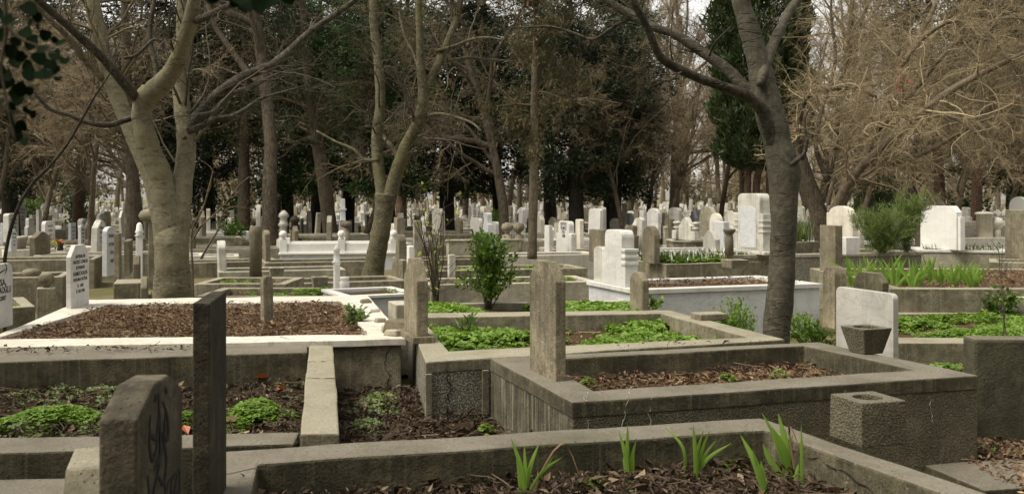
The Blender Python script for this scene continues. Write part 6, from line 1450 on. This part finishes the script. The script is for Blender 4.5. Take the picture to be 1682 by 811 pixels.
leafy('weed', 1318, 0, .25, .25, .2, 500, .04, 'green weed on the far side of the dark near trunk', 'leaf_cover', 27, .5, 9, 'leaf_cover', d=8.6, cat='weed')
leafy('weed', 1345, 0, .25, .22, .16, 300, .045, 'dark green weed under the short round headed stone', 'leaf_bush', 28, .5, 9, 'leaf_cover', d=8.2, cat='weed')
leafy('weed', 1076, 508, .40, .14, .1, 60, .05, 'small broad leaved sprout beside the small brown clipped stone', 'leaf_cover', 8, .7, 4, 'leaf_cover', cat='weed')
leafy('ivy_shrub', 1640, 520, .2, .32, .42, 700, .06, 'dark ivy trailing over a pale stone at the frame edge', 'leaf_bush', 9, .6, 12, 'twig_dark', cat='ivy')
c = P(1676, 520, .2); o = boxo('pale_stone', c + Vector((.15, .2, 0)), .5, .5, .1, .42, MAT['concrete_pale'], None, GA, .015); tag(o, 'pale square stone behind the trailing ivy at the frame edge', 'stone')
leafy('dead_shrub', 716, 505, .35, 1.3, .28, 60, .05, 'leafless twiggy shrub with a few yellow leaves beside the pointed headstone', 'yellow_leaf', 10, .6, 9, 'twig_dark')
leafy('weed', 765, 560, .33, .22, .08, 50, .08, 'dark whorled stalk standing among the green ground cover', 'leaf_bush', 12, .25, 3, 'twig_dark', cat='weed')
leafy('box_bush', 380, 0, .1, .8, .45, 2500, .06, 'small dark green bush on the grass past the thick twin trunk', 'leaf_bush', 13, .5, 14, 'twig_dark', d=27)
leafy('box_bush', 812, 0, .1, 1.1, .35, 1800, .07, 'bright yellow green bush under the dark yews', 'leaf_cover', 14, .5, 12, 'twig_dark', d=31)
leafy('dead_weed', 1650, 0, .2, .9, .12, 40, .04, 'dry thin stalks rising from the bright ground cover plot', 'leaf_cover_pale', 16, .5, 2, 'twig_grey', d=9.0, cat='weed')
leafy('weed', 1655, 600, .02, .14, .14, 90, .045, 'small green weed in the gap before the tall dark block', 'leaf_cover', 18, .5, 5, 'leaf_cover', d=6.7, cat='weed')
for k in range(16):                           # evergreen shrubs in the shade along the wood's near edge
    x = (40, 130, 330, 385, 440, 520, 690, 1000, 1110, 1400, 1440, 1490, 1530, 1590, 1640, 1690)[k]
    if k in (5, 6, 7, 8, 12, 14): continue; d = 27 + (k * 37 % 11)
    sh_ = (.05, 1.3, 1.2, .05)
    leafy('evergreen_shrub', x, 0, 0, 1.5 + .12 * (k * 7 % 9), .7, 2600, .10, '%s dark evergreen shrub from left at the near edge of the wood' % (ordn + ['fifteenth', 'sixteenth'])[k], ('leaf_bush', 'needle_green', 'needle_dark')[k % 3], 70 + k, .5, 16, 'twig_dark', d=d)
# fallen red-brown leaves and one upright seedling in the sunken grave
rng = np.random.default_rng(9)
C_ = np.array([tuple(P(*t, .275)) for t in ((466, 640), (500, 625), (430, 625), (455, 643), (210, 640), (205, 645), (305, 712), (360, 640), (498, 612), (478, 610))])
V, T = flat_leaves(rng, C_ + np.array([0, 0, .02]), np.full(len(C_), .085), .7, .6, .3); o = ob_np('red_leaves', V, T, MAT['leaf_red']); tag(o, 'few large orange red fallen leaves over the sunken grave', 'fallen leaves', None, 'stuff')
# ivy hanging into view at the upper corner, close to the lens
rng = np.random.default_rng(12); dv = 1.7
g = empty('ivy_branch', PD(-40, -60, dv), 'dark shaded ivy branch hanging close by at the upper corner', 'ivy branch')
limb_mesh('stem', px_path([(-60, -80, 9), (0, -20, 7), (10, 50, 6), (2, 110, 5), (12, 170, 4), (25, 235, 3)], dv), 6, 'twig_dark', g, R1, knots=False)
limb_mesh('stem', px_path([(8, 40, 5), (30, 62, 4), (60, 75, 3), (92, 90, 2)], dv), 6, 'twig_dark', g, R1, knots=False)
LV = [(44, 12, 34), (12, 30, 24), (40, 52, 30), (20, 80, 30), (55, 68, 32), (75, 55, 26), (90, 88, 28), (8, 88, 30), (30, 95, 34), (62, 92, 34), (82, 105, 26), (12, 130, 36), (35, 138, 26), (82, 120, 24), (4, 165, 24), (42, 178, 20), (18, 190, 34), (26, 220, 28), (8, 55, 30), (-6, 110, 34), (52, 35, 20), (-8, 20, 30)]
LV2 = [(405, -2, 34), (428, 4, 24), (395, -10, 30), (440, -8, 26), (380, -14, 24)]
LV = [(x + dx * s_, y + dy * s_, s_ * q) for x, y, s_ in LV for dx, dy, q in ((0, 0, .62), (.55, .35, .5))] + [(110, 100, 16), (104, 70, 15), (48, 118, 20), (66, 120, 18), (30, 160, 18), (22, 150, 16), (34, 205, 15)]
LV2 = LV2 + [(452, 2, 14), (386, -2, 18), (470, -6, 18), (350, -8, 18)]
def ivy_leaves(L, g, dv):
    V, Q = [], []
    for (x, y, s_) in L:
        c = np.array(tuple(PD(x, y, dv + rng.uniform(-.08, .12)))); s = s_ * dv / F * .86; a = rng.normal(-1.4, .6); nr = np.array([rng.normal(0, .5), -1, rng.normal(.2, .5)]); nr /= np.linalg.norm(nr)
        u = np.array([math.cos(a), 0, math.sin(a)]); u -= nr * (u @ nr); u /= np.linalg.norm(u); v = np.cross(nr, u); b0 = len(V); V.append(c - u * s * .2)
        out = []
        for k in range(14):
            t = 2 * math.pi * k / 14; r = s * (.72 + .28 * math.cos(t)) * (1 + .10 * math.cos(3 * t)); out.append(c + u * r * math.cos(t) + v * r * math.sin(t) * 1.0 + nr * s * .18 * abs(math.sin(t)))
        V += out
        for k in range(14): Q.append((b0, b0 + 1 + k, b0 + 1 + (k + 1) % 14))
    return ob_np('foliage', np.array(V), np.array(Q), MAT['leaf_ivy'], g, smooth=True)
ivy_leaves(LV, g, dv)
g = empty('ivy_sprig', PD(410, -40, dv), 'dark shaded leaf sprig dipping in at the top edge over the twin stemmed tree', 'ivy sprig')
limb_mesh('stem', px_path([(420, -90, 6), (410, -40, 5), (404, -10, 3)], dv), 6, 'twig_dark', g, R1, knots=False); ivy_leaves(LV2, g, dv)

# unseen foliage added behind and beside the viewer to shut out the low sky
rng = np.random.default_rng(404); n = 30000
a = rng.uniform(math.radians(155), math.radians(385), n); r = rng.uniform(9, 15, n); z = rng.uniform(.6, 11, n)
C_ = np.stack([r * np.cos(a), r * np.sin(a) - 1.0, z], 1); m_ = np.array([mnoise.noise(Vector(c_) * .45) for c_ in C_]) > -.16; C_ = C_[m_ & ((C_[:, 1] < 3.0))]
V, Q = leaf_quads(rng, C_, np.zeros_like(C_), np.full(len(C_), .75), .5, 0, 1); o = ob_np('sky_block_foliage', V, Q, MAT['needle_dark'], org=(0, -12, 0)); tag(o, 'unseen dark foliage added behind the viewer to block the low sky', 'wood', None, 'stuff')
